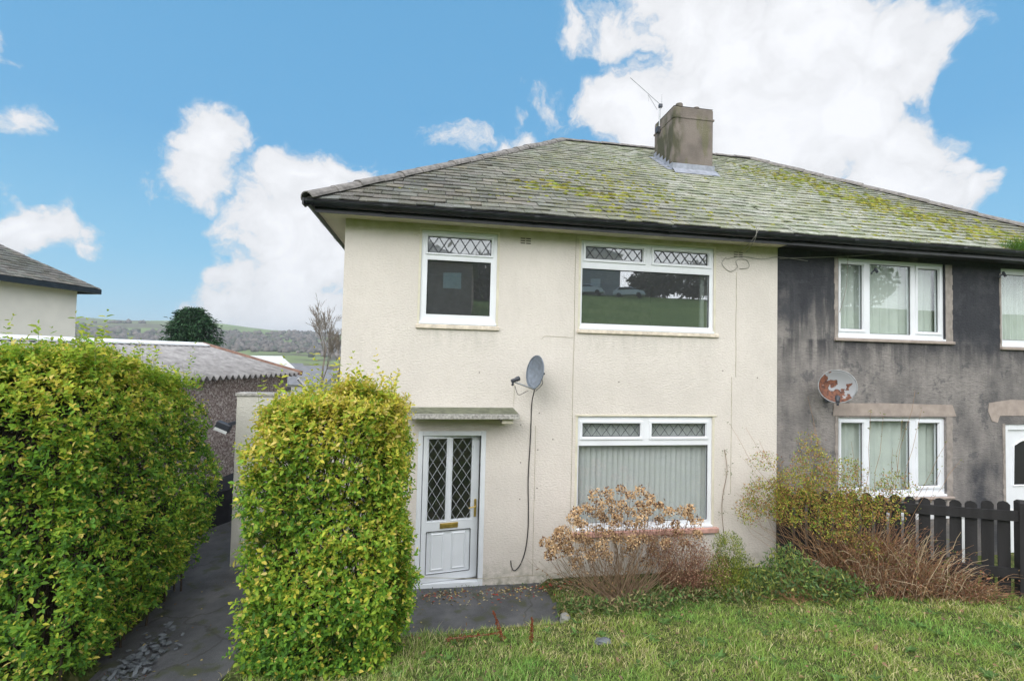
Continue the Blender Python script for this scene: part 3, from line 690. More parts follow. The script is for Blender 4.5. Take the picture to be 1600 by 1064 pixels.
for p in [(2.52, 2.26), (2.53, 1.72), (2.53, 1.2), (2.49, 2.40), (2.79, 2.43), (2.78, 1.9), (1.9, 3.0), (4.0, 2.9), (5.7, 3.1), (2.78, 1.35), (3.0, 2.05), (6.3, 3.0)]: MB().tube([(p[0], -.006, p[1]), (p[0], .002, p[1])], .008, 6).build('wall_plug', M['vent'], cream)
# soffit, gutter, roof
mb = MB(); mb.box(-OV+.08, XP-.0, -.30, -.001, ZW-.018, ZW-.004).box(-OV+.08, -.001, .0, 2*HD, ZW-.018, ZW-.004).build('soffit', M['soffit'], cream)
mb = MB(); mb.box(-.33, XP, -.322, -.3005, ZW-.045, EZ-.015).box(-.332, -.31, -.30, 2*HD+.3, ZW-.045, EZ-.015); mb.build('fascia', M['gutter'], cream)
mb = MB(); sweep_gutter(mb, [(-.44, -.315, EZ-.03), (XP, -.315, EZ-.03)], (0, -1, 0)); sweep_gutter(mb, [(-.325, 2*HD+.3, EZ-.03), (-.325, -.43, EZ-.03)], (-1, 0, 0))
mb.box(-.46, -.437, -.45, -.31, EZ-.10, EZ-.02); mb.build('gutter', M['gutter'], cream)
rb = MB()
rb.add([roof_pt(-OV, -OV), roof_pt(XP, -OV), roof_pt(XP, HD), roof_pt(HD, HD)], [(0, 1, 2, 3)])
rb.add([(-OV, 2*HD+OV, EZ), (XP, 2*HD+OV, EZ), roof_pt(XP, HD), roof_pt(HD, HD)], [(3, 2, 1, 0)])
rb.add([(-OV, -OV, EZ), (-OV, 2*HD+OV, EZ), roof_pt(HD, HD)], [(2, 1, 0)])
roofL = rb.build('roof', M['gutter'], cream)
slates(roofL, front_fn, SL, lambda v: -OV+v*CP, lambda v: XP); slates(roofL, back_fn, SL, lambda v: -OV+v*CP, lambda v: XP); slates(roofL, left_fn, SL, lambda v: -OV+v*CP, lambda v: 2*HD+OV-v*CP)
for q_ in ((-OV-.02, -OV-.02, EZ+.02), (-OV, 2*HD+OV, EZ+.02)):
    mb = MB(); capline(mb, q_, (HD, HD, EZ+RISE+.01), .12); mb.build('hip_tiles', M['ridge'], roofL)
mb = MB(); capline(mb, (HD, HD, EZ+RISE+.03), (XP, HD, EZ+RISE+.03), .09); mb.build('ridge_tiles', M['ridge'], roofL)
def mossdist(n, cl, xr):
    out = []
    while len(out) < n:
        if rng.uniform() < .8:
            c = cl[rng.integers(len(cl))]; x = c[0]+rng.normal()*c[2]; v = c[1]+rng.normal()*c[3]; r = rng.uniform(.012, .056)*c[4]
        else: x = rng.uniform(*xr); v = rng.uniform(.1, SL-.1); r = rng.uniform(.01, .03)
        if v < .05 or v > SL-.1 or x < -OV+v*CP+.1 or x > XE+OV-v*CP-.1 or not (xr[0] < x < xr[1]): continue
        v = (math.floor(v/.175)+.06*rng.uniform(-1, 1.4))*.175+.0
        out.append((x, max(v, .02), r))
    return out
moss_clumps(roofL, mossdist(1100, [(3.2, 1.55, .35, .15, 1.3), (3.9, 1.2, .35, .12, 1.2), (4.3, 2.3, .35, .25, 1.), (4.8, 1.6, .35, .3, 1.), (3.6, 2.4, .3, .3, .8), (4.0, .55, .5, .12, 1.), (5.2, 2.9, .5, .4, .8), (2.6, .9, .5, .2, .6), (5.4, .8, .4, .3, .8), (5.0, 4.0, .3, .3, .7)], (-.2, XP)))
moss_clumps(roofL, [(5.99+rng.normal()*.012-.0*i, i*.024+.05, rng.uniform(.01, .022)) for i in range(95)] + [(x, (x+OV)/CP+.12+rng.normal()*.03, rng.uniform(.02, .06)) for x in rng.uniform(-.3, 4, 70)], 'mossy_seam')
# chimney
ch = MB(); CX0, CX1, CY0, CY1 = 6.10, 7.02, 2.42, 3.32
ch.box(CX0, CX1, CY0, CY1, 6.9, 8.62, .03); chim = ch.build('chimney', M['chimney'], roofL)
MB().box(CX0-.012, CX1+.012, CY0-.012, CY1+.012, 8.36, 8.40, .005).add([(CX0+.01, CY0+.01, 8.621), (CX1-.01, CY0+.01, 8.621), (CX1-.01, CY1-.01, 8.621), (CX0+.01, CY1-.01, 8.621), (CX0+.2, CY0+.2, 8.68), (CX1-.2, CY0+.2, 8.68), (CX1-.2, CY1-.2, 8.68), (CX0+.2, CY1-.2, 8.68)],
    [(0, 1, 5, 4), (1, 2, 6, 5), (2, 3, 7, 6), (3, 0, 4, 7), (4, 5, 6, 7)]).build('chimney_cap', M['chimney'], chim)
MB().tube([(6.36, 2.68, 8.66), (6.36, 2.68, 8.80)], [.09, .075], 12).build('chimney_pot', M['chimney'], chim)
MB().tube([(6.78, 2.72, 8.66), (6.78, 2.72, 8.78)], [.08, .07], 12).build('chimney_pot', M['chimney'], chim)
def rz(y): return EZ+(y+OV)*K
fl = MB(); e = .02
fl.add([(CX0-.05, CY0-.20, rz(CY0-.20)+.035), (CX1+.05, CY0-.20, rz(CY0-.20)+.035), (CX1+e, CY0-e, rz(CY0)+.06), (CX0-e, CY0-e, rz(CY0)+.06), (CX1+e, CY0-e, rz(CY0)+.17), (CX0-e, CY0-e, rz(CY0)+.17)], [(0, 1, 2, 3), (3, 2, 4, 5)])
n = 6
for i in range(n):
    y0, y1 = CY0-e+(CY1-CY0)*i/n, CY0-e+(CY1-CY0)*(i+1)/n
    for X, sg in ((CX0-e, -1), (CX1+e, 1)):
        fl.add([(X, y0, rz(y0)+.03), (X, y1, rz(y1)+.03), (X, y1, rz(y0)+.20), (X, y0, rz(y0)+.20), (X+sg*.12, y0, rz(y0)+.035), (X+sg*.12, y1, rz(y1)+.035)], [(0, 1, 2, 3), (0, 1, 5, 4)])
fl.build('flashing', M['lead_flash'], chim)
# --- grey house
grey = thing('semi_detached_house', (10, 0, 0), 'unpainted house right of the cream one with black stained grey render and plain white windows', 'house')
OPS2 = [(7.765, 9.862, 3.68, 5.0), (7.765, 9.862, 1.08, 2.38), (11.03, 12.1, 3.62, 5.0), (11.08, 12.02, 0, 2.27)]
mb = MB(); wall_open(mb, XP+.002, XE, -.25, ZW, .012, .27, OPS2)
mb.box(XE-.26, XE, .271, 2*HD, -.25, ZW).box(XP+.01, XE-.261, 2*HD-.26, 2*HD, -.25, ZW).box(XP+.01, XP+.12, .271, 2*HD-.261, -.25, ZW)
mb.build('wall', M['grey'], grey)
MB().box(XP+.13, XE-.262, .272, 2*HD-.27, 2.55, 2.75).box(XP+.13, XE-.262, .272, 2*HD-.27, -.2, .02).box(XP+.13, XE-.262, .272, 2*HD-.27, 5.04, 5.09).box(10.5, 10.6, .272, 5, .02, 2.55).box(10.5, 10.6, .272, 5, 2.75, 5.04).build('room', M['dark_room'], grey)
def net(parent, x0, x1, z0, z1, y, seed):
    r = np.random.default_rng(seed); n = 160; xs = np.linspace(x0, x1, n); ph = np.cumsum(r.uniform(.2, .75, n)); yy = y+.022*np.sin(ph)+.01*np.sin(ph*.37)
    V = [(xs[i], yy[i], z0) for i in range(n)]+[(xs[i], yy[i]*1.0, z1) for i in range(n)]
    link('net_curtain', V, [(i, i+1, n+i+1, n+i) for i in range(n-1)], M['net'], parent, True)
w1 = window(grey, 7.765, 9.862, 3.71, 5.0, [(7.845, 8.265, 3.83, 4.905, .05, None, None), (8.405, 9.21, 3.765, 4.93, 0, None, None), (9.345, 9.77, 3.83, 4.905, .05, None, None)], yf=.05, pane='glass_net', sill=(7.69, 10.02, .05, .03), sillmat='cement')
net(w1, 7.77, 9.86, 3.72, 4.98, .20, 1)
w2 = window(grey, 7.765, 9.862, 1.10, 2.38, [(7.855, 8.265, 1.235, 2.285, .05, None, None), (8.395, 9.18, 1.18, 2.32, 0, None, None), (9.335, 9.745, 1.235, 2.285, .05, None, None)], yf=.05, pane='glass_net', sill=(7.70, 9.99, .04, .03), sillmat='cement')
net(w2, 7.77, 9.86, 1.1, 2.36, .20, 2)
w3 = window(grey, 11.03, 12.1, 3.65, 5.0, [(11.10, 12.03, 3.74, 4.90, 0, None, None)], yf=.05, pane='glass_net', sill=(10.99, 12.15, .05, .03), sillmat='cement')
net(w3, 11.05, 12.1, 3.68, 4.98, .20, 3)
rr = random.Random(5)
def raggedband(x0, x1, z0, z1, edge):
    n = 16; c = MB()
    for i in range(n):
        za, zb = z0+(z1-z0)*i/n, z0+(z1-z0)*(i+1)/n
        q = rr.uniform(0, .016)
        if edge == 'l': c.box(x0+q, x1, .004, .0125, za, zb)
        else: c.box(x0, x1-q, .004, .0125, za, zb)
    c.build('reveal_band', M['band'], grey)
raggedband(7.685, 7.763, 3.62, 4.99, 'l'); raggedband(9.864, 10.01, 3.62, 4.99, 'r'); raggedband(10.985, 11.028, 3.6, 4.9, 'l')
raggedband(7.70, 7.763, .5, 2.40, 'l'); raggedband(9.864, 9.99, .6, 2.40, 'r'); raggedband(11.02, 11.078, .9, 2.28, 'l')
c = MB(); c.add([(7.66, .002, 2.405), (10.06, .002, 2.405), (9.98, .002, 2.60), (8.6, .002, 2.62), (7.68, .002, 2.61), (7.66, .014, 2.405), (10.06, .014, 2.405), (7.66, .001, 2.40), (10.06, .001, 2.40)], [(0, 1, 2, 3, 4), (0, 5, 6, 1)]); c.build('cement_patch', M['cement'], grey); c = MB()
c.add([(10.74, .006, 2.64), (10.72, .006, 2.5), (10.80, .006, 2.33), (10.92, .006, 2.30), (10.97, .006, 2.42), (11.3, .006, 2.42), (12.4, .006, 2.44), (12.4, .006, 2.68), (11.2, .006, 2.70)], [(0, 1, 2, 3, 4, 5, 6, 7, 8)])
c.build('cement_patch', M['cement'], grey)
# white front door of the grey house, with an arched light
d2 = MB(); d2.box(11.08, 11.17, .03, .10, 0, 2.27, .004).box(11.93, 12.02, .03, .10, 0, 2.27, .004).box(11.1705, 11.9295, .03, .10, 2.17, 2.27, .004); d2.build('door_frame', M['upvc'], grey)
d2 = MB(); d2.box(11.172, 11.928, .06, .10, .02, 2.168); dd = d2.build('door', M['upvc'], grey)
arch = [(11.32+.46*(i/10), 1.88+.10*math.sin(PI*i/10)) for i in range(11)]
MB().add([(11.32, .0575, 1.22), (11.78, .0575, 1.22)]+[(p[0], .0575, p[1]) for p in arch[::-1]], [tuple(range(13))]).build('pane', M['seal'], dd)
g = MB(); pa = [(11.30, .055, 1.20)]+[(p[0], .055, p[1]+.01) for p in arch]+[(11.80, .055, 1.20), (11.30, .055, 1.20)]
g.tube(pa, .014, 6).build('door_moulding', M['upvc'], dd)
mb = MB(); mb.box(XP+.001, XE+OV-.08, -.30, .0115, ZW-.018, ZW-.004).build('soffit', M['soffit_dark'], grey)
mb = MB(); mb.box(XP+.001, XE+.33, -.322, -.3005, ZW-.045, EZ-.015).build('fascia', M['gutter'], grey)
mb = MB(); sweep_gutter(mb, [(XP+.001, -.315, EZ-.03), (XE+.44, -.315, EZ-.03)], (0, -1, 0)); mb.build('gutter', M['gutter'], grey)
rb = MB()
rb.add([roof_pt(XP, -OV), roof_pt(XE+OV, -OV), roof_pt(XE-HD, HD), roof_pt(XP, HD)], [(0, 1, 2, 3)])
rb.add([(XP, 2*HD+OV, EZ), (XE+OV, 2*HD+OV, EZ), roof_pt(XE-HD, HD), roof_pt(XP, HD)], [(3, 2, 1, 0)])
rb.add([(XE+OV, -OV, EZ), (XE+OV, 2*HD+OV, EZ), roof_pt(XE-HD, HD)], [(0, 1, 2)])
roofR = rb.build('roof', M['gutter'], grey)
slates(roofR, front_fn, SL, lambda v: XP, lambda v: XE+OV-v*CP); slates(roofR, back_fn, SL, lambda v: XP, lambda v: XE+OV-v*CP); slates(roofR, right_fn, SL, lambda v: -OV+v*CP, lambda v: 2*HD+OV-v*CP)
for q_ in ((XE+OV+.02, -OV-.02, EZ+.02), (XE+OV, 2*HD+OV, EZ+.02)):
    mb = MB(); capline(mb, q_, (XE-HD, HD, EZ+RISE+.01), .12); mb.build('hip_tiles', M['ridge'], roofR)
mb = MB(); capline(mb, (XP, HD, EZ+RISE+.03), (XE-HD, HD, EZ+RISE+.03), .09); mb.build('ridge_tiles', M['ridge'], roofR)
moss_clumps(roofR, mossdist(3200, [(9.2, 3.6, .45, .5, 1.2), (9.6, 2.9, .4, .4, 1.2), (9.9, 2.2, .4, .3, 1.3), (10.3, 1.6, .5, .25, 1.3), (10.9, .95, .5, .2, 1.3), (8.6, 4.2, .4, .4, 1.), (9.0, 1.4, .8, .5, .8), (8.0, 2.0, .7, .8, .6), (8.6, .5, 1.2, .2, .7), (11.3, .6, .4, .2, 1.1), (8., 3.6, .4, .5, .7)], (XP, 13.4)))
moss_clumps(roofR, [(x, (XE+OV-x)/CP-.12+rng.normal()*.03, rng.uniform(.02, .06)) for x in rng.uniform(9.2, 13.3, 90)], 'moss_on_hip')

# ------------------------------------------------------------------ outhouse, garage, neighbours
ex = thing('rendered_garden_wall', (-.85, 1.14, 0), 'tall cream rendered wall with thin coping joining the left corner of the cream house', 'wall')
mb = MB(); mb.box(-1.665, -.003, 1.03, 1.25, -.3, 2.54); mb.build('wall', M['ext'], ex)
MB().box(-1.69, -.003, 1.01, 1.27, 2.541, 2.59, .008).build('coping', M['concrete'], ex)
MB().box(-1.655, -1.60, .995, 1.028, .0, 2.49, .003).build('corner_strip', M['cream_trim'], ex) if False else None
lm = thing('security_light', (-1.67, 1.18, 2.1), 'small black security light on the end of the tall cream side wall', 'lamp')
MB().bar((-1.672, 1.16, 2.14), (-1.80, 1.12, 2.10), .05).build('arm', M['dish_dark'], lm)
MB().box(-.11, .10, -.05, .05, -.07, .06, .012).xf(lambda p: Vector((-1.86, 1.1, 2.07))+Matrix.Rotation(math.radians(24), 3, 'Y') @ p).build('lamp_head', M['dish_dark'], lm)
MB().box(-.10, .09, -.053, -.0505, -.075, -.03).xf(lambda p: Vector((-1.86, 1.1, 2.065))+Matrix.Rotation(math.radians(24), 3, 'Y') @ p).build('lens', M['white_paint'], lm)
# garage with a corrugated roof behind
def atd(px, py, d): return CAM+ray(px, py)*d
E1 = atd(467, 583, 11.0); E0 = atd(314, 589.8, 8.45); E1[2] = E0[2] = (E1[2]+E0[2])/2
ed = (E1-E0)/np.linalg.norm(E1-E0); en = np.array([-ed[1], ed[0], 0]); E0 = E0-ed*4.0; GL = np.linalg.norm(E1-E0); R1 = E1+en*2.7+np.array([0, 0, .60])
gar = thing('garage', tuple(E1-ed*4+en*2-np.array([0, 0, E1[2]])), 'pebbledashed garage with a grey corrugated sheet roof and a white ridge behind the hedges', 'garage')
def gp(a, b, z): return tuple(E0+ed*a+en*b+np.array([0, 0, z]))
def obox(mb, a0, a1, b0, b1, z0, z1):
    V = [gp(a, b, z) for z in (z0, z1) for b in (b0, b1) for a in (a0, a1)]
    return mb.add(V, [(0, 2, 3, 1), (4, 5, 7, 6), (0, 1, 5, 4), (2, 6, 7, 3), (0, 4, 6, 2), (1, 3, 7, 5)])
mb = MB(); obox(mb, .1, GL-.15, .18, 5.2, -E0[2]-.6, -.06)
mb.add([gp(GL-.15, .18, -.06), gp(GL-.15, 5.2, -.06), gp(GL-.15, 2.7, .52)], [(0, 1, 2)]); mb.build('wall', M['pebble'], gar)
n = int(GL/.146*6); V = []; F = []
for sgn in (0, 1):
    b0 = len(V)
    for (b, z) in (((0, -.02), (2.7, .58)) if not sgn else ((5.4, -.02), (2.7, .58))):
        for t in (0, -.012):
            for i in range(n+1):
                a = GL*i/n; V.append(gp(a, b, z+.045*math.sin(2*PI*a/.146)+t))
    m_ = n+1
    for i in range(n):
        F += [(b0+i, b0+i+1, b0+2*m_+i+1, b0+2*m_+i), (b0+m_+i+1, b0+m_+i, b0+3*m_+i, b0+3*m_+i+1), (b0+i+1, b0+i, b0+m_+i, b0+m_+i+1)]
gr = link('roof', V, F, M['corrugated'], gar, True)
mb = MB(); 
for sgn in (-1, 1):
    V = [gp(0, 2.7, .66), gp(GL-.02, 2.7, .66), gp(GL-.02, 2.7+sgn*.24, .60), gp(0, 2.7+sgn*.24, .60)]; mb.add(V+[tuple(np.array(v)-np.array([0, 0, .03])) for v in V], [(0, 1, 2, 3), (4, 5, 6, 7), (3, 2, 6, 7), (1, 2, 6, 5)])
mb.build('ridge_capping', M['white_paint'], gr)
MB().bar(gp(GL+.03, -.05, .0), gp(GL+.03, 2.72, .62), .06, .10).build('verge_board', M['verge'], gr)
MB().bar(gp(GL-.05, -.02, -.12), gp(GL+.25, -.1, -.42), .05, .05).build('downpipe', M['white_paint'], gar)
# near-black low wall beside the side path
blk = MB(); p0, p1 = np.array([-2.9, 2.95]), np.array([-1.70, 5.2])
bw = tag(MB().add([(-3.3, 1.5, -.2), (-2.45, 3.05, -.2), (-1.9, 6.5, -.2), (-2.5, 6.5, -.2), (-3.3, 1.5, .62), (-2.45, 3.05, .62), (-1.9, 6.5, 1.6), (-2.5, 6.5, 1.6)], [(0, 1, 5, 4), (1, 2, 6, 5), (4, 5, 6, 7), (0, 4, 7, 3)]).build('low_wall', M['black_wall'], None), 'low black wall beside the path, seen in the gap left of the tall cream side wall', 'wall')
# neighbouring house on the left
nb = thing('house', (-13.5, 9.5, 0), 'cream house at the left edge behind the big hedge, grey slate hip roof', 'house')
nu = np.array([math.sin(.30), math.cos(.30), 0]); nn = np.array([-nu[1], nu[0], 0]); NC = np.array([-11.2, 12.35, 0])
def npt(a, b, z): return tuple(NC+nu*a+nn*b+np.array([0, 0, z]))
NL, NW_ = 8.2, 7.6
mb = MB(); V = [npt(a, b, z) for z in (-1, 5.24) for b in (0, NW_) for a in (-NL, 0)]
mb.add(V, [(0, 2, 3, 1), (4, 5, 7, 6), (0, 1, 5, 4), (2, 6, 7, 3), (0, 4, 6, 2), (1, 3, 7, 5)]); mb.build('wall', M['pale_cream'], nb)
o_ = .42; hh = (NW_+2*o_)/2; rise = hh*.66
A = [npt(-NL-o_, -o_, 5.32), npt(o_, -o_, 5.32), npt(o_, NW_+o_, 5.32), npt(-NL-o_, NW_+o_, 5.32)]; R0 = npt(-NL-o_+hh, NW_/2, 5.32+rise); R1_ = npt(o_-hh, NW_/2, 5.32+rise)
mb = MB(); mb.add(A+[R0, R1_], [(0, 1, 5, 4), (1, 2, 5), (2, 3, 4, 5), (3, 0, 4)]); nr = mb.build('roof', M['gutter'], nb)
def nfn(a, v, h):
    c, s_ = hh/math.hypot(hh, rise), rise/math.hypot(hh, rise); return npt(a, -o_+v*c-h*s_, 5.33+v*s_+h*c)
def nfn2(b, v, h):
    c, s_ = hh/math.hypot(hh, rise), rise/math.hypot(hh, rise); return npt(o_-v*c+h*s_, b, 5.33+v*s_+h*c)
sl_ = math.hypot(hh, rise); cc_ = hh/sl_
slates(nr, nfn, sl_, lambda v: -NL-o_+v*cc_, lambda v: o_-v*cc_); slates(nr, nfn2, sl_, lambda v: -o_+v*cc_, lambda v: NW_+o_-v*cc_)
for q_ in ((A[1], R1_), (A[0], R0)):
    mb = MB(); capline(mb, q_[0], q_[1], .09); mb.build('hip_tiles', M['ridge'], nr)
mb = MB()
for (a0, a1, b0, b1) in ((-NL-o_, o_, -o_-.08, -o_+.02), (o_-.02, o_+.08, -o_, NW_+o_)):
    V = [npt(a, b, z) for z in (5.14, 5.31) for b in (b0, b1) for a in (a0, a1)]; mb.add(V, [(0, 2, 3, 1), (4, 5, 7, 6), (0, 1, 5, 4), (2, 6, 7, 3), (0, 4, 6, 2), (1, 3, 7, 5)])
mb.build('gutter', M['gutter'], nb)
mb = MB(); V = [npt(a, b, z) for z in (5.245, 5.26) for b in (-o_+.03, NW_+o_-.03) for a in (-NL-o_, o_-.03)]; mb.add(V, [(0, 2, 3, 1), (0, 1, 5, 4), (1, 3, 7, 5)]); mb.build('soffit', M['soffit'], nb)

# ------------------------------------------------------------------ satellite dishes, aerial, cables
def dish(name, center, facing, w, h, mat, matd, label, wall_pt, lnb_off, rust=False):
    t = thing(name, center, label, 'satellite dish', 'satellite dishes on the house fronts')
    f = Vector(facing).normalized(); r = f.cross(Vector((0, 0, 1))).normalized(); u = r.cross(f).normalized()
    c = Vector(center); V = []; F = []; nr_, na = 8, 32
    def P(rad, a, back): 
        x, y = rad*w/2*math.cos(a), rad*h/2*math.sin(a); d = -.16*w*(1-rad*rad)
        return c+r*x+u*y+f*(d-back)
    for back in (0, .008):
        V.append(P(0, 0, back))
        for i in range(1, nr_+1):
            for k in range(na): V.append(P(i/nr_, 2*PI*k/na, back))
    off = 1+nr_*na
    for s_ in (0, 1):
        b = s_*off
        for k in range(na):
            q = (b, b+1+k, b+1+(k+1) % na); F.append(q if s_ else q[::-1])
            for i in range(nr_-1):
                q = (b+1+i*na+k, b+1+(i+1)*na+k, b+1+(i+1)*na+(k+1) % na, b+1+i*na+(k+1) % na); F.append(q if s_ else q[::-1])
    for k in range(na): F.append((1+(nr_-1)*na+k, 1+(nr_-1)*na+(k+1) % na, off+1+(nr_-1)*na+(k+1) % na, off+1+(nr_-1)*na+k))
    me = link('reflector', [tuple(v-c) for v in V], F, mat, None, True); me.parent = t
    rim = MB(); rim.tube([P(1.005, 2*PI*k/na, .002) for k in range(na+1)], .008, 6, False); rim.build('rim', M['galv'] if rust else mat, t, True)
    bot = P(1, -PI/2, 0); lnb = c+f*lnb_off[0]+u*lnb_off[1]+r*lnb_off[2]
    MB().tube([bot-f*.05, bot, lnb-u*.03], .012, 8).build('arm', M['galv'], t, True)
    dirn = (c-lnb).normalized()
    MB().tube([lnb-dirn*.055, lnb+dirn*.02, lnb+dirn*.025, lnb+dirn*.065], [.026, .026, .034, .034], 12).tube([lnb-dirn*.03, lnb-dirn*.03-u*.07], .016, 8).build('receiver_head', matd, t, True)
    wp = Vector(wall_pt); cb = c-f*.085
    MB().tube([cb, cb-f*.07, (cb.x-f.x*.07, -.06, cb.z-.02), (wp.x, -.03, wp.z)], .017, 8).box(wp.x-.05, wp.x+.05, -.016, -.002, wp.z-.09, wp.z+.09, .003).build('wall_bracket', M['dish_dark'], t)
    return t, lnb, bot
d1, l1, b1 = dish('satellite_dish', (2.645, -.30, 3.03), (-.93, -.36, .14), .42, .46, M['dish'], M['dish_dark'], 'grey satellite dish on the cream wall above the door canopy', (2.72, 0, 3.02), (.30, -.15, .0))
def smooth_pts(pts, k=6):
    P = [Vector(p) for p in pts]; out = []
    for i in range(len(P)-1):
        a, b, c, d = P[max(i-1, 0)], P[i], P[i+1], P[min(i+2, len(P)-1)]
        for j in range(k):
            t = j/k; out.append(.5*((2*b)+(-a+c)*t+(2*a-5*b+4*c-d)*t*t+(-a+3*b-3*c+d)*t**3))
    out.append(P[-1]); return out
MB().tube(smooth_pts([l1+Vector((0, 0, -.08)), l1+Vector((.05, -.0, -.2)), l1+Vector((.15, 0, -.16)), b1+Vector((-.06, .0, -.03))]), .0045, 6).build('cable', M['cable'], d1)
MB().tube(smooth_pts([(2.76, -.2, 2.95), (2.80, -.12, 2.86), (2.72, -.05, 2.75)]), .0045, 6).build('cable', M['cable'], d1)
tag(MB().tube(smooth_pts([(2.665, -.22, 2.78), (2.67, -.02, 2.55), (2.665, -.012, 2.1), (2.645, -.012, 1.5), (2.66, -.012, 1.0), (2.655, -.012, .7), (2.62, -.014, .45), (2.55, -.02, .27), (2.47, -.02, .20), (2.43, -.015, .26), (2.42, -.004, .34)]), .0075, 6).build('cable', M['cable']), 'black aerial cable hanging down the cream wall right of the door', 'cable')
d2, l2, b2 = dish('satellite_dish', (7.42, -.34, 2.90), (-.62, -.76, .12), .50, .50, M['rusty'], M['dish_dark'], 'rusty round satellite dish on the dark grey wall', (7.55, .012, 2.72), (.26, -.22, .02), True)
ta = thing('tv_aerial', (6.08, 3.05, 7.9), 'thin bent television aerial on the left side of the chimney', 'aerial')
aq = lambda px, py, y=3.05: tuple(CAM+ray(px, py)*((y-CAM[1])/ray(px, py)[1]))
MB().tube([aq(1030, 208), aq(1031, 172), aq(1034, 163)], .016, 6).build('mast', M['galv'], ta)
MB().tube([aq(1034, 148), aq(1034, 166)], .006, 5).tube([aq(985, 122), aq(1032, 164)], .006, 5).tube([aq(1013, 149), aq(1027, 172)], .005, 5).tube([aq(1013, 148), aq(1013, 159)], .004, 5).build('boom', M['galv'], ta)
MB().box(*sum([[c_-.035, c_+.035] for c_ in aq(1032, 166)], [])).build('clamp', M['dish_dark'], ta)
MB().box(6.02, 6.10, 3.0, 3.1, aq(1031, 203)[2]-.07, aq(1031, 203)[2]+.05).build('clamp', M['dish_dark'], ta)
w_ = lambda px, py, y=-.01: tuple(CAM+ray(px, py)*((y-CAM[1])/ray(px, py)[1]))
tag(MB().tube(smooth_pts([w_(1135, 402), w_(1128, 412), w_(1140, 424), w_(1152, 418), w_(1150, 408), w_(1160, 405), w_(1168, 408), w_(1170, 418), w_(1155, 420)]), .0042, 6).tube(smooth_pts([w_(1135, 405), w_(1160, 401), w_(1190, 405), w_(1218, 402), w_(1262, 408, -.02)]), .0045, 6).build('telephone_wire', M['cable_grey']),
    'curled old telephone wire on the cream wall right of the big upper window', 'wire')
tag(MB().tube(smooth_pts([w_(1158, 392), w_(1178, 372, -.4), w_(1188, 352, -.46)]), .004, 5).tube(smooth_pts([w_(1166, 394), w_(1180, 374, -.4), w_(1182, 355, -.46)]), .004, 5).build('telephone_wire', M['cable_grey']), 'thin wires running up over the gutter above the big upper window', 'wire')
tag(MB().tube(smooth_pts([w_(1218, 404, -.02), w_(1340, 400, -.05), w_(1450, 392, -.1), w_(1560, 388, -.3), w_(1640, 386, -.3)]), .005, 5).tube(smooth_pts([w_(1325, 400, -.03), w_(1322, 450, .0), w_(1312, 488, 0)]), .005, 5).build('telephone_wire', M['cable_grey']), 'slack grey wire strung under the gutter of the dark grey house', 'wire')
for i, (px, py) in enumerate(((1362, 424), (1562, 430))):
    t = MB().tube([w_(px, py+4, .0), w_(px, py+2, -.10), w_(px+6, py-3, -.13)], .012, 6).tube([w_(px+5, py-5, -.13), w_(px+9, py+2, -.13)], .02, 8)
    tag(t.build('wire_hook', M['dish_dark']), ['black wire hook in front of the middle pane of the dark house\'s wide upper window', 'black wire hook beside the upper window at the right edge of the photo'][i], 'hook', 'wire hooks')
# ------------------------------------------------------------------ fence
fe = thing('picket_fence', (8.0, -.75, 0), 'black picket fence with rounded tops in front of the dark grey house', 'fence')
FA, FB = np.array([6.72, -.02]), np.array([9.08, -1.50]); fd = (FB-FA)/np.linalg.norm(FB-FA); FL = np.linalg.norm(FB-FA)
def fpt(t, o, z): p = FA+fd*t+np.array([fd[1], -fd[0]])*(-o); return (p[0], p[1], z)     # o>0 towards the house
def picket(t, top, w=.128, base=-.05, name='picket', dirv=None):
    V = []; prof = [(-w/2, base), (w/2, base), (w/2, top-.045), (w*.3, top-.012), (0, top), (-w*.3, top-.012), (-w/2, top-.045)]
    for o in (-.012, .010): V += [fpt(t+a, o, z) for a, z in prof]
    k = len(prof); F = [tuple(range(k))[::-1], tuple(range(k, 2*k))]+[(i, (i+1) % k, k+(i+1) % k, k+i) for i in range(k)]
    o = link(name, V, F, M['black_wood'], fe); return o
FH = 1.27
t = .08
while t < FL-.08:
    picket(t, FH+rng.uniform(-.015, .015)+.16*t/FL, name='picket'); t += .172+rng.uniform(-.005, .005)
for z in (1.12, .36): 
    zz = z; MB().bar(fpt(0, -.04, zz), fpt(FL, -.04, zz+.14), .045, .13).build('rail', M['black_wood'], fe)
def post(t):
    V = [fpt(t+a, b, z) for z in (-.1, 1.44 if t > 1 else 1.27) for b in (-.085, .055) for a in (-.065, .065)]+[fpt(t+a*.8, -.015+b*.5, 1.47 if t > 1 else 1.29) for b in (-.08, .08) for a in (-.055, .055)]
    F = [(0, 2, 3, 1), (0, 1, 5, 4), (2, 6, 7, 3), (0, 4, 6, 2), (1, 3, 7, 5), (4, 5, 9, 8), (5, 7, 11, 9), (7, 6, 10, 11), (6, 4, 8, 10), (8, 9, 11, 10)]
    link('post', V, F, M['black_wood'], fe)
post(FL+.06); post(.0)
t = FL+.22
while t < FL+1.5: picket(t, FH+.16+rng.uniform(-.01, .01)); t += .172
MB().bar(fpt(FL+.13, -.04, 1.27), fpt(FL+1.6, -.04, 1.27), .045, .13).build('rail', M['black_wood'], fe)
MB().bar(fpt(FL+.13, -.04, .48), fpt(FL+1.6, -.04, .48), .045, .13).build('rail', M['black_wood'], fe)
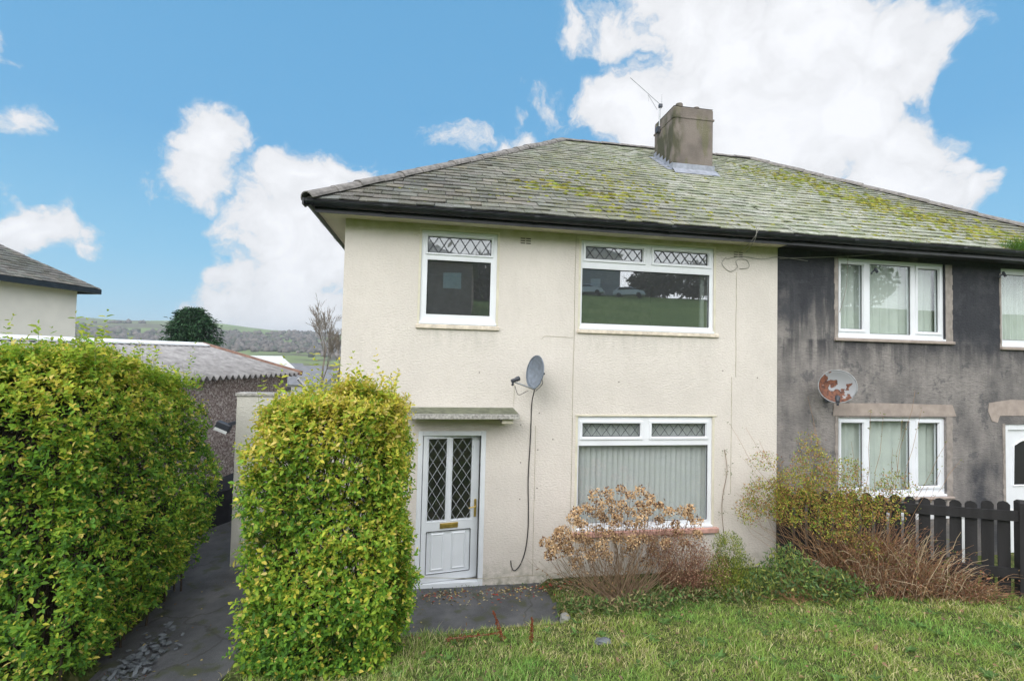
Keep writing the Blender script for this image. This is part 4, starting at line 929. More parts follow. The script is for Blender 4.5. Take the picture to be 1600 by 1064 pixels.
# white gate panel seen between the pickets at the far right
wf = thing('white_fence', (10.6, -.4, 0), 'white painted rail fence standing behind the black picket fence', 'fence')
for x_ in (8.1, 9.55, 10.8): MB().box(x_, x_+.07, -.45, -.40, -.02, .96, .004).build('post', M['white_paint'], wf)
for z_ in (.87,): MB().box(8.05, 10.95, -.47, -.4505, z_, z_+.11, .003).build('rail', M['white_paint'], wf)

# ------------------------------------------------------------------ foliage builders
def leaves(name, P, D, Nn, L, Wd, C, mat, parent=None, droop=.15):
    """one pointed, folded leaf per row"""
    D = D/np.linalg.norm(D, axis=1, keepdims=True); S = np.cross(D, Nn); S /= np.linalg.norm(S, axis=1, keepdims=True)+1e-9; U = np.cross(S, D)
    L = L[:, None]; Wd = Wd[:, None]; n = len(P)
    a = P; t = P+D*L-U*L*droop
    r1 = P+D*L*.30+S*Wd*.46+U*Wd*.12; r2 = P+D*L*.68+S*Wd*.38+U*(Wd*.12-L*droop*.4); l1 = P+D*L*.30-S*Wd*.46+U*Wd*.12; l2 = P+D*L*.68-S*Wd*.38+U*(Wd*.12-L*droop*.4)
    V = np.stack([a, r1, r2, t, l2, l1], 1).reshape(-1, 3); b = np.arange(n)[:, None]*6
    F = np.concatenate([b+np.array([[0, 1, 2, 3]]), b+np.array([[0, 3, 4, 5]])], 0)
    return link(name, V, F, mat, parent, col=np.repeat(C, 6, 0))
def strands(name, polys, r0, r1, mat, parent=None, kind=None, col=None):
    """polys (N,K,3): thin three sided tapering stems"""
    N, Kk, _ = polys.shape; d = np.gradient(polys, axis=1); d /= np.linalg.norm(d, axis=2, keepdims=True)+1e-9
    ref = np.array([.31, .17, .93]); a = np.cross(d, ref); a /= np.linalg.norm(a, axis=2, keepdims=True)+1e-9; b = np.cross(d, a)
    rr = (np.asarray(r0).reshape(-1, 1)*np.ones((N, 1)))*(1-np.linspace(0, 1, Kk))[None]+(np.asarray(r1).reshape(-1, 1)*np.ones((N, 1)))*np.linspace(0, 1, Kk)[None]
    V = np.stack([polys+(a*math.cos(t)+b*math.sin(t))*rr[..., None] for t in (0, 2*PI/3, 4*PI/3)], 2)
    V = V.reshape(-1, 3); i, k, q = np.meshgrid(np.arange(N), np.arange(Kk-1), np.arange(3), indexing='ij'); base = i*Kk*3
    F = np.stack([base+k*3+q, base+k*3+(q+1) % 3, base+(k+1)*3+(q+1) % 3, base+(k+1)*3+q], -1).reshape(-1, 4)
    o = link(name, V, F, mat, parent, True, col=None if col is None else np.repeat(col, Kk*3, 0))
    if kind: o['kind'] = kind
    return o
def unit(v): return v/(np.linalg.norm(v, axis=-1, keepdims=True)+1e-9)
def fnoise(P, s, seed=0):
    r = np.random.default_rng(seed); out = 0
    for k in range(5):
        w = r.normal(size=3)*s*(1.35**k); out = out+np.sin(P@w+r.uniform(0, 6.28))/(1.25**k)
    return out/2.4
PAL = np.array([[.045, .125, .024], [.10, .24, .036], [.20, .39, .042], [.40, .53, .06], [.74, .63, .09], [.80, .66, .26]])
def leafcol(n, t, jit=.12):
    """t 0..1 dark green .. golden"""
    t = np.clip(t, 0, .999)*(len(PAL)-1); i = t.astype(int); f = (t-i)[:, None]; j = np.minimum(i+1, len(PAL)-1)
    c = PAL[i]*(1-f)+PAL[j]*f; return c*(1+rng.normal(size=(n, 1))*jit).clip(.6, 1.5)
def shoots(org, dirs, npairs, spacing, llen, tone, tspread=.14, yellow=.1, name='foliage', parent=None, mat=None, stemr=.0016):
    """leafy shoots: opposite leaf pairs along each little stem"""
    n = len(org); side0 = unit(np.cross(dirs, rng.normal(size=(n, 3)))); bend = rng.normal(size=(n, 3))*.25
    bend[:, 2] += .35; P = []; D = []; Nn = []; L = []; Cc = []
    mx = npairs.max(); poly = []
    for k in range(-1, mx):
        f = (k+1)*spacing; pos = org+dirs*f[:, None]+bend*(f**2)[:, None]*3.0; tan = unit(dirs+bend*6*f[:, None]); poly.append(pos)
        if k < 0: continue
        ok = k < npairs; s = side0 if k % 2 == 0 else unit(np.cross(dirs, side0))
        last = (k == npairs-1)
        for sg in (1, -1):
            q = ok; d = unit(s*sg*(1.0-.35*last[:, None])+tan*(.55+.9*last[:, None])+rng.normal(size=(n, 3))*.28); nn = unit(tan*.9+rng.normal(size=(n, 3))*.35+np.array([0, 0, .5]))
            sz = llen*rng.uniform(.55, 1.35, n)*(1-.45*last)*(1-.12*(k < 1))
            tn = tone+rng.normal(size=n)*tspread+.10*(k/np.maximum(npairs, 1))
            yl = rng.uniform(size=n) < yellow; tn = np.where(yl, rng.uniform(.74, .98, n), tn)
            P.append(pos[q]); D.append(d[q]); Nn.append(nn[q]); L.append(sz[q]); Cc.append(leafcol(q.sum(), tn[q]))
    P = np.concatenate(P); D = np.concatenate(D); Nn = np.concatenate(Nn); L = np.concatenate(L); Cc = np.concatenate(Cc)
    Wd = L*rng.uniform(.46, .62, len(L))
    o = leaves(name, P, D, Nn, L, Wd, Cc, mat or M['leaf'], parent)
    poly = np.stack(poly[:4] if mx > 3 else poly, 1)
    return o, poly
def hedge(label, x0, x1, y0, y1, zb, ztop, n, llen, tonefn, seed, top_n=300, holes=.0, yellow=.08, mainface=('f', 'r', 't')):
    """zb, ztop: functions of x,y"""
    cx, cy = (x0+x1)/2, (y0+y1)/2
    h = thing('privet_hedge', (cx, cy, 0), label, 'hedge', 'privet hedges beside the path')
    r = np.random.default_rng(seed); area = {}
    H = 2.4; W_, D_ = x1-x0, y1-y0
    area = {'f': W_*H, 'b': W_*H*.45, 'r': D_*H, 'l': D_*H*(.9 if 'l' in mainface else .4), 't': W_*D_}
    tot = sum(area.values()); O = []; Nv = []
    for k, a in area.items():
        m_ = int(n*a/tot); u, v = r.uniform(size=m_), r.uniform(size=m_)**.97; w = r.exponential(.085, m_).clip(0, .4)-.02
        if k == 'f': p = np.stack([x0+u*W_, np.full(m_, y0), v], 1); nv = [0, -1, .15]
        if k == 'b': p = np.stack([x0+u*W_, np.full(m_, y1), v], 1); nv = [0, 1, .15]
        if k == 'r': p = np.stack([np.full(m_, x1), y0+u*D_, v], 1); nv = [1, 0, .15]
        if k == 'l': p = np.stack([np.full(m_, x0), y0+u*D_, v], 1); nv = [-1, 0, .15]
        if k == 't': p = np.stack([x0+u*W_, y0+v*D_, np.ones(m_)], 1); nv = [0, 0, 1]
        nv = np.tile(np.array(nv, float), (m_, 1))
        zt_, zb_ = ztop(p[:, 0], p[:, 1]), zb(p[:, 0], p[:, 1])
        z = zb_+p[:, 2]*(zt_-zb_); z = z-.10*np.where(k == 't', 1, 0)*(np.abs((p[:, 0]-cx)/(W_/2))**3+np.abs((p[:, 1]-cy)/(D_/2))**4); q = p.copy(); q[:, 2] = z
        # round the shoulders and taper in towards the foot
        c = np.array([cx, cy]); rel = (z-zb_)/(zt_-zb_)
        sh = 1-.17*sst((rel-.72)/.28)**2-.09*sst((.35-rel)/.35)+0*rel
        bul = .13*fnoise(q, 2.2, seed+3)+.07*fnoise(q, 6, seed+4)
        q[:, :2] = c+(q[:, :2]-c)*sh[:, None]
        q += nv*(bul-w)[:, None]; O.append(q); Nv.append(nv)
    O = np.concatenate(O); Nv = np.concatenate(Nv)
    if holes:
        g = fnoise(O, 3.2, seed+9)+.5*fnoise(O, 8, seed+10); rel = (O[:, 2]-zb(O[:, 0], O[:, 1]))/(ztop(O[:, 0], O[:, 1])-zb(O[:, 0], O[:, 1]))
        keep = (g > -1.25+holes) | (rel > .85) ; keep |= r.uniform(size=len(O)) < .25; O, Nv = O[keep], Nv[keep]
    n_ = len(O); dirs = unit(Nv*.8+r.normal(size=(n_, 3))*.55+np.array([0, 0, .75]))
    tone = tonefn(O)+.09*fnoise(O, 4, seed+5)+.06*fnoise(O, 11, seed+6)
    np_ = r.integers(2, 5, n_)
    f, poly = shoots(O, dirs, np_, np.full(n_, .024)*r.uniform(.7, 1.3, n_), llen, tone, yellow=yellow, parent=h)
    # upright leader shoots along the top
    m_ = top_n; T = np.stack([r.uniform(x0+.08, x1-.08, m_), r.uniform(y0+.08, y1-.08, m_), np.zeros(m_)], 1); T[:, 2] = ztop(T[:, 0], T[:, 1])-.12+.06*fnoise(T*np.array([1, 1, 0]), 4, seed+8)
    tall = r.uniform(size=m_) < .14; d = unit(r.normal(size=(m_, 3))*.20+np.array([0, 0, 1.]))
    npr = np.where(tall, r.integers(9, 16, m_), r.integers(4, 8, m_))
    _, poly2 = shoots(T, d, npr, np.full(m_, .026), llen*1.08, tonefn(T)-.04, tspread=.09, yellow=yellow*.4, name='top_shoots', parent=h)
    pt = poly2[tall]; tipv = T[tall]+d[tall]*(npr[tall]*.026)[:, None]; strands('leaders', np.stack([T[tall], (T[tall]+tipv)/2, tipv], 1), .003, .0015, M['leaderstem'], h, 'stuff')
    # inner twigs and stems
    k = int(n*.16); ok = r.integers(0, n_, k); tip = O[ok]+dirs[ok]*.03; root = np.stack([cx+(tip[:, 0]-cx)*.62, cy+(tip[:, 1]-cy)*.45, tip[:, 2]-r.uniform(.15, .5, k)], 1)
    root[:, 2] = np.maximum(root[:, 2], zb(root[:, 0], root[:, 1])); mid = (tip+root)/2+r.normal(size=(k, 3))*.03
    tw = np.stack([root, mid, tip], 1); strands('branches', tw, .0045, .0015, M['bark'], h, 'stuff')
    k = int(26*W_*D_)+20; b = np.stack([r.uniform(x0+.15, x1-.15, k), r.uniform(y0+.15, y1-.15, k), np.zeros(k)], 1); b[:, 2] = gz(b[:, 0], b[:, 1])-.04
    hgt = (ztop(b[:, 0], b[:, 1])-b[:, 2])*r.uniform(.6, .92, k); st = [b+np.stack([r.normal(size=k).clip(-1.5, 1.5)*.022*j, r.normal(size=k).clip(-1.5, 1.5)*.022*j, hgt*j/4], 1) for j in range(5)]
    strands('trunks', np.stack(st, 1), .014, .004, M['bark'], h, 'stuff')
    return h
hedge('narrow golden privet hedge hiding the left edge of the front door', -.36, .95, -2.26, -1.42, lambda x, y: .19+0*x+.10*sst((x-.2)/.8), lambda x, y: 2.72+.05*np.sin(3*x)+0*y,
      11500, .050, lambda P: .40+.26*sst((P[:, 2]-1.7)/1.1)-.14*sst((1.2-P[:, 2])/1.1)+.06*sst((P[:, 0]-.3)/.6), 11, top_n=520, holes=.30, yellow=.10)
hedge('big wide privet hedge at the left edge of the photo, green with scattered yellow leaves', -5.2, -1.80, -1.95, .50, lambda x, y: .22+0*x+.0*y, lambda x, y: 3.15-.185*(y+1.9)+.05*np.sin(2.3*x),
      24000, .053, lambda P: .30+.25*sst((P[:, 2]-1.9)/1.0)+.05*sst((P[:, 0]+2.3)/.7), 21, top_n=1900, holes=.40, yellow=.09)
# ------------------------------------------------------------------ hydrangea with dried heads
def arcs(base, spread_dir, height, n, K=8, droop=.1, seed=0, jit=.03, basej=.1):
    r = np.random.default_rng(seed)
def stems_to(base, tips, K=8, sag=.35, jit=.012, seed=0):
    """stems that leave the base low and outward and turn upward to reach each tip"""
    r = np.random.default_rng(seed); n = len(tips); t = np.linspace(0, 1, K)[None, :, None]; b = base[:, None, :]; T = tips[:, None, :]
    c = b*.5+T*.5; c = c.copy(); c[..., :2] = b[..., :2]*(.5-sag)+T[..., :2]*(.5+sag); c[..., 2] = b[..., 2]*.65+T[..., 2]*.35
    P = (1-t)**2*b+2*t*(1-t)*c+t*t*T; P = P+r.normal(size=P.shape)*jit*np.sin(PI*t); return P
def px_y(pts, y): return np.array([CAM+ray(px, py)*((y-CAM[1])/ray(px, py)[1]) for px, py in pts])
hp0 = None
hy = thing('hydrangea_bush', (3.75, -.85, 0), 'bare stemmed hydrangea with dried tan flower heads below the ground floor window', 'bush')
hp = [(862,855),(858,868),(880,830),(895,812),(905,840),(884,850),(925,800),(915,825),(940,790),(955,785),(970,765),(1000,768),(1015,778),(985,775),(945,812),(960,822),(985,800),(1012,800),(930,775),(1030,790),(1000,820),
      (1030,812),(975,845),(940,850),(910,865),(900,880),(925,870),(1065,800),(1075,806),(1088,815),(1090,835),(1055,820),(1020,845),(990,850),(1040,850),(960,800),(1000,790),(950,770),(965,810),(870,840),(905,818),(920,845),(1018,790),
      (875,862),(890,840),(1078,795),(990,845),(1010,880),(1020,862),(950,835),(985,822),(1002,808),(935,828),(915,795),(852,848),(868,852),(890,862),(873,832),(912,846),(948,868),(962,842),(930,860),(982,862),(1005,842),(900,800),(937,805),(972,790),(1045,800),(1060,835),(1070,850)]
r = np.random.default_rng(4); ys = r.uniform(-1.15, -.45, len(hp)); hd = np.array([px_y([p], y)[0] for p, y in zip(hp, ys)])
b0 = np.stack([3.72+r.normal(size=len(hp))*.16, -.85+r.normal(size=len(hp))*.08, np.full(len(hp), .05)], 1)
st = stems_to(b0, hd-np.array([0, 0, .03]), 9, .28, .022, 5); strands('stems', st, .0065, .0028, M['straw'], hy)
extra = hd[r.integers(0, len(hd), 150)]+r.normal(size=(150, 3))*np.array([.13, .1, .14])-np.array([0, 0, .12]); b1_ = b0[r.integers(0, len(b0), 150)]
st2 = stems_to(b1_, extra, 8, .28, .03, 6); strands('twigs', st2, .0034, .0013, M['straw'], hy)
P, D, C = [], [], []
for h_ in hd:
    n = 130; d = unit(r.normal(size=(n, 3))*np.array([1, 1, .7])+np.array([0, 0, .25])); rad = r.uniform(.06, .095)
    base = h_+d*rad*r.uniform(.5, 1.0, (n, 1)); P.append(base); D.append(unit(r.normal(size=(n, 3))+d*.6))
    c = np.array([.72, .50, .29])*r.uniform(.7, 1.25, (n, 1))*np.array([1, 1, 1]); dk = r.uniform(size=n) < .28; c[dk] = np.array([.17, .09, .05])*r.uniform(.7, 1.4, (dk.sum(), 1)); C.append(c)
P = np.concatenate(P); D = np.concatenate(D); C = np.concatenate(C); n = len(P)
leaves('dried_flower_heads', P, D, unit(r.normal(size=(n, 3))), r.uniform(.018, .034, n), r.uniform(.016, .028, n), C, M['petal'], hy)['kind'] = 'stuff'
k = 420; q = st2[r.integers(0, 90, k), r.integers(2, 8, k)]; leaves('withered_leaves', q, unit(r.normal(size=(k, 3))+np.array([0, 0, -1.])), unit(r.normal(size=(k, 3))), r.uniform(.02, .05, k), r.uniform(.008, .018, k), np.array([.36, .23, .12])*r.uniform(.5, 1.3, (k, 1)), M['petal'], hy)['kind'] = 'stuff'
# ------------------------------------------------------------------ generic shrubs
def ellip(n, c, rad, r, shell=.5):
    d = unit(r.normal(size=(n, 3))); return np.array(c)+d*np.array(rad)*(shell+(1-shell)*r.uniform(size=(n, 1)))**.6
def shrub(name, label, cat, blobs, n, base, ll, lw, cols, seed, stem_n=60, stem_r=.006, stem_mat='straw', leafmat='leaf_soft', upb=.4, extra_twigs=0, group=None, jit=.02):
    r = np.random.default_rng(seed); t = thing(name, (base[0], base[1], 0), label, cat, group); W_ = np.array([b[2] for b in blobs], float); W_ /= W_.sum(); P = []
    for b, w in zip(blobs, W_): P.append(ellip(int(n*w), b[0], b[1], r, .25))
    P = np.concatenate(P); P[:, 2] = np.maximum(P[:, 2], gz(P[:, 0], P[:, 1])+.02); n = len(P)
    keep = fnoise(P, 5, seed)+.6*fnoise(P, 12, seed+1) > -.75; P = P[keep]; n = len(P)
    D = unit(r.normal(size=(n, 3))+np.array([0, 0, upb])); ci = r.integers(0, len(cols), n); C = np.array(cols)[ci]*r.uniform(.65, 1.3, (n, 1))
    o = leaves('foliage', P, D, unit(r.normal(size=(n, 3))+np.array([0, 0, .8])), r.uniform(*ll, n), r.uniform(*lw, n), C, M[leafmat], t); o['kind'] = 'stuff'
    tips = P[r.integers(0, n, stem_n)]; bs = np.stack([base[0]+r.normal(size=stem_n)*base[2], base[1]+r.normal(size=stem_n)*base[2]*.6, np.zeros(stem_n)], 1); bs[:, 2] = gz(bs[:, 0], bs[:, 1])-.02
    strands('stems', stems_to(bs, tips, 8, .2, jit, seed+5), stem_r, stem_r*.3, M[stem_mat], t, 'stuff' if stem_n > 100 else None)
    return t, P
M['red_stem'] = simple('reddish_stem', (.23, .115, .065), .85, .3, 10); M['brown_stem'] = simple('dead_brown_stem', (.33, .19, .095), .85, .4, 10); M['pale_stem'] = simple('bleached_dead_stem', (.48, .37, .24), .85, .25, 10)
# reddish brown fine shrub right of the hydrangea
shrub('dead_shrub', 'dense reddish brown twiggy shrub between the hydrangea and the small green conifer', 'shrub', [((4.65, -.72, .58), (.42, .30, .46), 3), ((4.95, -.75, .40), (.38, .3, .34), 2), ((4.35, -.65, .75), (.3, .2, .35), 1)], 7500, (4.7, -.75, .14), (.012, .030), (.006, .014),
      [(.32, .15, .11), (.42, .26, .17), (.20, .10, .07), (.52, .38, .24)], 31, 260, .0045, 'red_stem', 'petal', jit=.04)
shrub('small_conifer', 'small yellow-green feathery conifer bush under the right end of the terracotta sill', 'bush', [((5.35, -.70, .62), (.24, .22, .28), 2), ((5.25, -.78, .30), (.34, .25, .30), 3), ((5.55, -.72, .35), (.22, .2, .26), 1)], 9500, (5.3, -.72, .1), (.016, .040), (.005, .011),
      [(.28, .34, .05), (.16, .25, .04), (.38, .40, .06), (.09, .15, .03)], 32, 60, .005, 'brown_stem', 'leaf_soft', upb=1.2)
# arching yellow-leaved shrub climbing over the fence
at6 = lambda px, py, y: px_y([(px, py)], y)[0]
bl = []
for (px, py, rx, rz_, w, y) in [(1195,775,.34,.28,2,-.55),(1240,760,.35,.30,2.4,-.7),(1290,770,.40,.35,3,-.8),(1340,790,.35,.32,2.2,-.85),(1270,720,.30,.22,1.1,-.7),(1320,735,.28,.2,.8,-.8),(1375,770,.25,.2,.6,-.85),(1265,690,.12,.16,.25,-.7),(1230,800,.3,.2,1.3,-.75),(1350,850,.2,.18,.7,-1.0),(1300,820,.35,.25,1.4,-.95),(1195,720,.25,.15,.3,-.6),(1400,760,.3,.25,.7,-.9),(1380,800,.3,.18,.7,-1.0),(1170,800,.2,.2,.6,-.55)]:
    bl.append((tuple(at6(px, py, y)), (rx, .28, rz_), w))
ash, AP = shrub('arching_shrub', 'large arching shrub with tiny yellow-green leaves spilling over the join of the two houses', 'shrub', bl, 15500, (7.35, -.8, .12), (.018, .042), (.009, .018),
      [(.42, .45, .06), (.24, .36, .05), (.52, .46, .08), (.40, .24, .08), (.15, .24, .04), (.48, .26, .10), (.36, .17, .08)], 33, 80, .005, 'brown_stem', jit=.08)
r = np.random.default_rng(8)
tips = np.array([at6(px, py, y) for px, py, y in [(1140,662,-.5),(1165,668,-.5),(1185,686,-.6),(1160,715,-.5),(1175,740,-.5),(1262,560+60,-.6),(1270,660,-.6),(1330,690,-.7),(1380,650,-.8),(1410,655,-.8),(1440,640,-.7),(1395,700,-.8),(1470,735,-.9),(1500,720,-.8),(1480,690,-.8),(1430,610,-.6),(1360,640,-.7),(1450,760,-1.),(1150,770,-.6),(1155,800,-.6)]])
bs = np.tile(np.array([7.4, -.85, .1]), (len(tips), 1))+r.normal(size=(len(tips), 3))*np.array([.15, .08, 0])
sp = stems_to(bs, tips, 12, .0, .03, 9); strands('long_shoots', sp, .006, .0018, M['brown_stem'], ash)
k = 340; q = sp[r.integers(0, len(tips), k), r.integers(6, 12, k)]+r.normal(size=(k, 3))*.02
leaves('sparse_leaves', q, unit(r.normal(size=(k, 3))), unit(r.normal(size=(k, 3))), r.uniform(.015, .035, k), r.uniform(.007, .014, k), np.array([.20, .22, .04])*r.uniform(.6, 1.4, (k, 1)), M['leaf_soft'], ash)['kind'] = 'stuff'
# tangle of dead brambles
br = thing('bramble_tangle', (8.1, -1.35, 0), 'heap of dead brown bramble canes sprawling in front of the black picket fence', 'brambles')
n = 1900; sx = r.uniform(0, 1, n)**1.25; bx = 6.95+1.55*sx; by = -.78-.60*sx+r.normal(size=n)*.16
b = np.stack([bx, by, gz(bx, by)+.0], 1); hmax = np.where(sx < .35, .85+sx*.4, .99*(1-(sx-.35)/.65)**.8+.06)
ang = r.uniform(-.3, PI*1.1, n)*-1; ln = r.uniform(.25, .95, n); T = b+np.stack([np.cos(ang)*ln*.75, np.sin(ang)*ln*.40, np.zeros(n)], 1); T[:, 2] = gz(T[:, 0], T[:, 1])+r.uniform(0, 1, n)**1.3*hmax
M_ = (b+T)/2; M_[:, 2] += r.uniform(.1, .4, n)*hmax+.05; tt = np.linspace(0, 1, 8)[None, :, None]
P = (1-tt)**2*b[:, None]+2*tt*(1-tt)*M_[:, None]+tt*tt*T[:, None]+np.cumsum(r.normal(size=(n, 8, 3)), 1)*.020
sel = r.uniform(size=n); 
strands('red_canes', P[sel < .5], .0034, .0018, M['red_stem'], br, 'stuff'); strands('brown_canes', P[(sel >= .5) & (sel < .80)], .0038, .0018, M['brown_stem'], br, 'stuff'); strands('bleached_canes', P[sel >= .80], .0065, .0025, M['pale_stem'], br, 'stuff')
n = 8200; q = P[r.integers(0, 1900, n), r.integers(0, 7, n)]+r.normal(size=(n, 3))*.03; q[:, 2] = np.maximum(q[:, 2], gz(q[:, 0], q[:, 1]))
leaves('dead_leaves', q, unit(r.normal(size=(n, 3))), unit(r.normal(size=(n, 3))), r.uniform(.015, .045, n), r.uniform(.006, .02, n), np.array([[.32, .14, .08], [.20, .10, .06], [.42, .26, .14], [.18, .20, .05]])[r.integers(0, 4, n)]*r.uniform(.6, 1.3, (n, 1)), M['petal'], br)['kind'] = 'stuff'
# leafy evergreen shrub in front
shrub('leafy_shrub', 'low dark green broad-leaved shrub in front of the dead brambles', 'shrub', [((6.0, -1.05, .42), (.50, .26, .26), 3), ((6.5, -1.15, .30), (.48, .3, .22), 3), ((5.65, -1.0, .28), (.3, .22, .22), 1), ((6.05, -.95, .62), (.3, .2, .16), .7), ((6.9, -1.2, .25), (.3, .2, .15), .6)], 2700, (6.2, -1.1, .2), (.04, .095), (.012, .026),
      [(.15, .26, .07), (.10, .18, .055), (.24, .34, .08), (.40, .42, .12), (.16, .26, .11)], 34, 50, .006, 'brown_stem', 'leaf', upb=.8)
# low weeds along the path end and bed
def weeds(name, label, cat, n, xr, fn, ll, lw, cols, seed, h=.16, group=None):
    r = np.random.default_rng(seed); x = r.uniform(*xr, n); y = fn(x)+r.normal(size=n)*.13; keep = fnoise(np.stack([x, y, 0*x], 1), 4, seed) > -.55; x, y = x[keep], y[keep]; n = len(x)
    z = gz(x, y)+r.uniform(.02, h, n); P = np.stack([x, y, z], 1); D = unit(r.normal(size=(n, 3))+np.array([0, 0, .6])); C = np.array(cols)[r.integers(0, len(cols), n)]*r.uniform(.6, 1.3, (n, 1))
    return tag(leaves(name, P, D, unit(r.normal(size=(n, 3))+np.array([0, 0, 1.])), r.uniform(*ll, n), r.uniform(*lw, n), C, M['leaf_soft']), label, cat, group, 'stuff')
weeds('weeds', 'green leafy weeds growing at the foot of the dead hydrangea', 'weeds', 2600, (2.85, 5.3), lambda x: -1.0+.1*np.sin(3*x), (.03, .085), (.010, .024), [(.13, .24, .06), (.09, .16, .05), (.24, .30, .10), (.34, .28, .14)], 41, .20)
weeds('weeds', 'thin line of small weeds in the crack along the foot of the cream wall', 'weeds', 420, (.4, 3.2), lambda x: -.10+0*x, (.02, .05), (.006, .014), [(.07, .14, .03), (.12, .17, .04)], 42, .07)
# fallen leaves by the door and along the wall
r = np.random.default_rng(51); n = 420; x = r.uniform(1.2, 3.5, n)+.5*r.normal(size=n)*.3; y = -.10-np.abs(r.normal(size=n))*.18; z = gz(x, y)+.055
tag(leaves('fallen_leaves', np.stack([x, y, np.where(path_mask(x, y) > .5, .012, gz(x, y)+.015)], 1), unit(r.normal(size=(n, 3))*np.array([1, 1, .15])), unit(r.normal(size=(n, 3))*.25+np.array([0, 0, 1.])), r.uniform(.02, .055, n), r.uniform(.012, .03, n),
    np.array([[.45, .36, .14], [.30, .20, .10], [.35, .07, .05], [.12, .08, .05], [.50, .45, .3]])[r.integers(0, 5, n)], M['petal']), 'scatter of yellow, brown and red fallen leaves at the foot of the cream wall', 'leaf litter', kind='stuff')
n = 240; x = r.uniform(-2.2, 2.9, n); y = r.uniform(-2.6, .6, n); ok = path_mask(x, y) > .8; x, y = x[ok], y[ok]; n = len(x)
tag(leaves('fallen_leaves', np.stack([x, y, path_z(x, y)+.012], 1), unit(r.normal(size=(n, 3))*np.array([1, 1, .1])), unit(r.normal(size=(n, 3))*.2+np.array([0, 0, 1.])), r.uniform(.02, .045, n), r.uniform(.012, .025, n), np.array([[.40, .34, .14], [.2, .14, .08]])[r.integers(0, 2, n)], M['petal']),
    'few pale fallen leaves scattered over the dark path', 'leaf litter', kind='stuff')
# soil and litter bed
n = 1500; x = r.uniform(2.6, 6.6, n); y = -r.uniform(0, .42, n); z = gz(x, y)+.004
tag(leaves('plant_litter', np.stack([x, y, z+.004+.01*r.uniform(size=n)], 1), unit(r.normal(size=(n, 3))*np.array([1, 1, .2])), unit(r.normal(size=(n, 3))*.4+np.array([0, 0, 1.])), r.uniform(.015, .05, n), r.uniform(.008, .025, n), np.array([[.035, .03, .022], [.06, .045, .03], [.10, .075, .045]])[r.integers(0, 3, n)], M['petal']),
    'dark rotting leaf litter in the bed against the cream wall', 'leaf litter', kind='stuff')
# dock stems: two upright and a lying one
def dock(label, a, b, seed, n=260):
    r = np.random.default_rng(seed); a, b = np.array(a, float), np.array(b, float); t = thing('dock_stem', tuple(a), label, 'weed', 'dead dock stems')
    MB().tube([tuple(a), tuple((a+b)/2+np.array([.01, 0, 0])), tuple(b)], [.007, .005, .003], 6).build('stem', M['red_stem'], t)
    u = r.uniform(.05, 1, n); rad = .028*(1.15-u)*(.4+.6*np.abs(np.sin(u*7+seed))); P = a+(b-a)*u[:, None]+unit(r.normal(size=(n, 3)))*rad[:, None]
    leaves('seed_head', P, unit(r.normal(size=(n, 3))), unit(r.normal(size=(n, 3))), r.uniform(.010, .02, n), r.uniform(.008, .014, n), np.array([.21, .055, .022])*r.uniform(.6, 1.5, (n, 1)), M['petal'], t)
def gpt(x, y, dz=0): return (x, y, float(gz(x, y))+dz)
dock('rusty red dead dock stem leaning left over the path edge', gpt(2.06, -1.75), tuple(px_y([(771, 955)], -1.62)[0]), 61)
dock('rusty red dead dock stem standing upright in the grass right of the leaning one', gpt(2.32, -1.95), tuple(px_y([(831, 963)], -1.85)[0]), 62)
dock('rusty red dead dock stem lying flat in the grass in front of the path', gpt(1.45, -1.72, .05), gpt(2.02, -1.8, .10), 63, 200)
# stones
def rock(label, c, rad, mat, seed):
    r = random.Random(seed); import bmesh
    bm = bmesh.new(); bmesh.ops.create_icosphere(bm, subdivisions=3, radius=1)
    for v in bm.verts:
        q = v.co; f = 1+.18*math.sin(3.1*q.x+seed)+.12*math.sin(5.3*q.y+2*seed)+.10*math.sin(7*q.z+q.x*4); v.co = Vector((q.x*rad[0]*f, q.y*rad[1]*f, q.z*rad[2]*f))
    me = bpy.data.meshes.new('stone'); bm.to_mesh(me); bm.free(); me.materials.append(mat); o = bpy.data.objects.new('stone', me); COL.objects.link(o); o.location = c
    tag(o, label, 'stone')
rock('pale rough stone at the corner where the path meets the weeds', (2.92, -1.10, .06), (.075, .055, .075), M['stone'], 2)
rock('dark grey stone lying in the grass right of the dock stems', gpt(3.05, -2.02, .02), (.075, .05, .035), M['slate_rubble'], 5)
rock('small mossy stone set at the lawn edge just below the pale one', (2.72, -1.28, .05), (.07, .05, .06), M['stone'], 9)
# slate rubble beside the path at the bottom left
V = []; F = []; r = np.random.default_rng(71)
for i in range(130):
    x, y = -1.66+r.normal()*.12, -1.25+r.normal()*.26; z = float(path_z(np.array(x), np.array(y)))+r.uniform(.0, .04); w, l, th = r.uniform(.008, .032), r.uniform(.012, .045), .006; k = len(V); a = r.uniform(0, 6.28); tx, ty = r.normal()*.3, r.normal()*.3
    for zz in (0, th):
        for (u, v) in ((-w, -l), (w, -l*.8), (w*.8, l), (-w, l*.7)):
            X, Y = u*math.cos(a)-v*math.sin(a), u*math.sin(a)+v*math.cos(a); V.append((x+X, y+Y, z+zz+X*tx+Y*ty+.01))
    F += [(k+3, k+2, k+1, k), (k+4, k+5, k+6, k+7)]+[(k+j, k+(j+1) % 4, k+4+(j+1) % 4, k+4+j) for j in range(4)]
tag(link('slate_rubble', V, F, M['slate_rubble']), 'heap of broken blue-grey slate pieces at the bottom left of the path', 'rubble', kind='stuff')
weeds('weeds', 'reddish and green low weeds on the slate rubble below the big hedge', 'weeds', 500, (-1.9, -1.2), lambda x: -1.6+0*x, (.015, .04), (.006, .014), [(.06, .10, .03), (.16, .06, .04), (.10, .12, .04)], 44, .06)
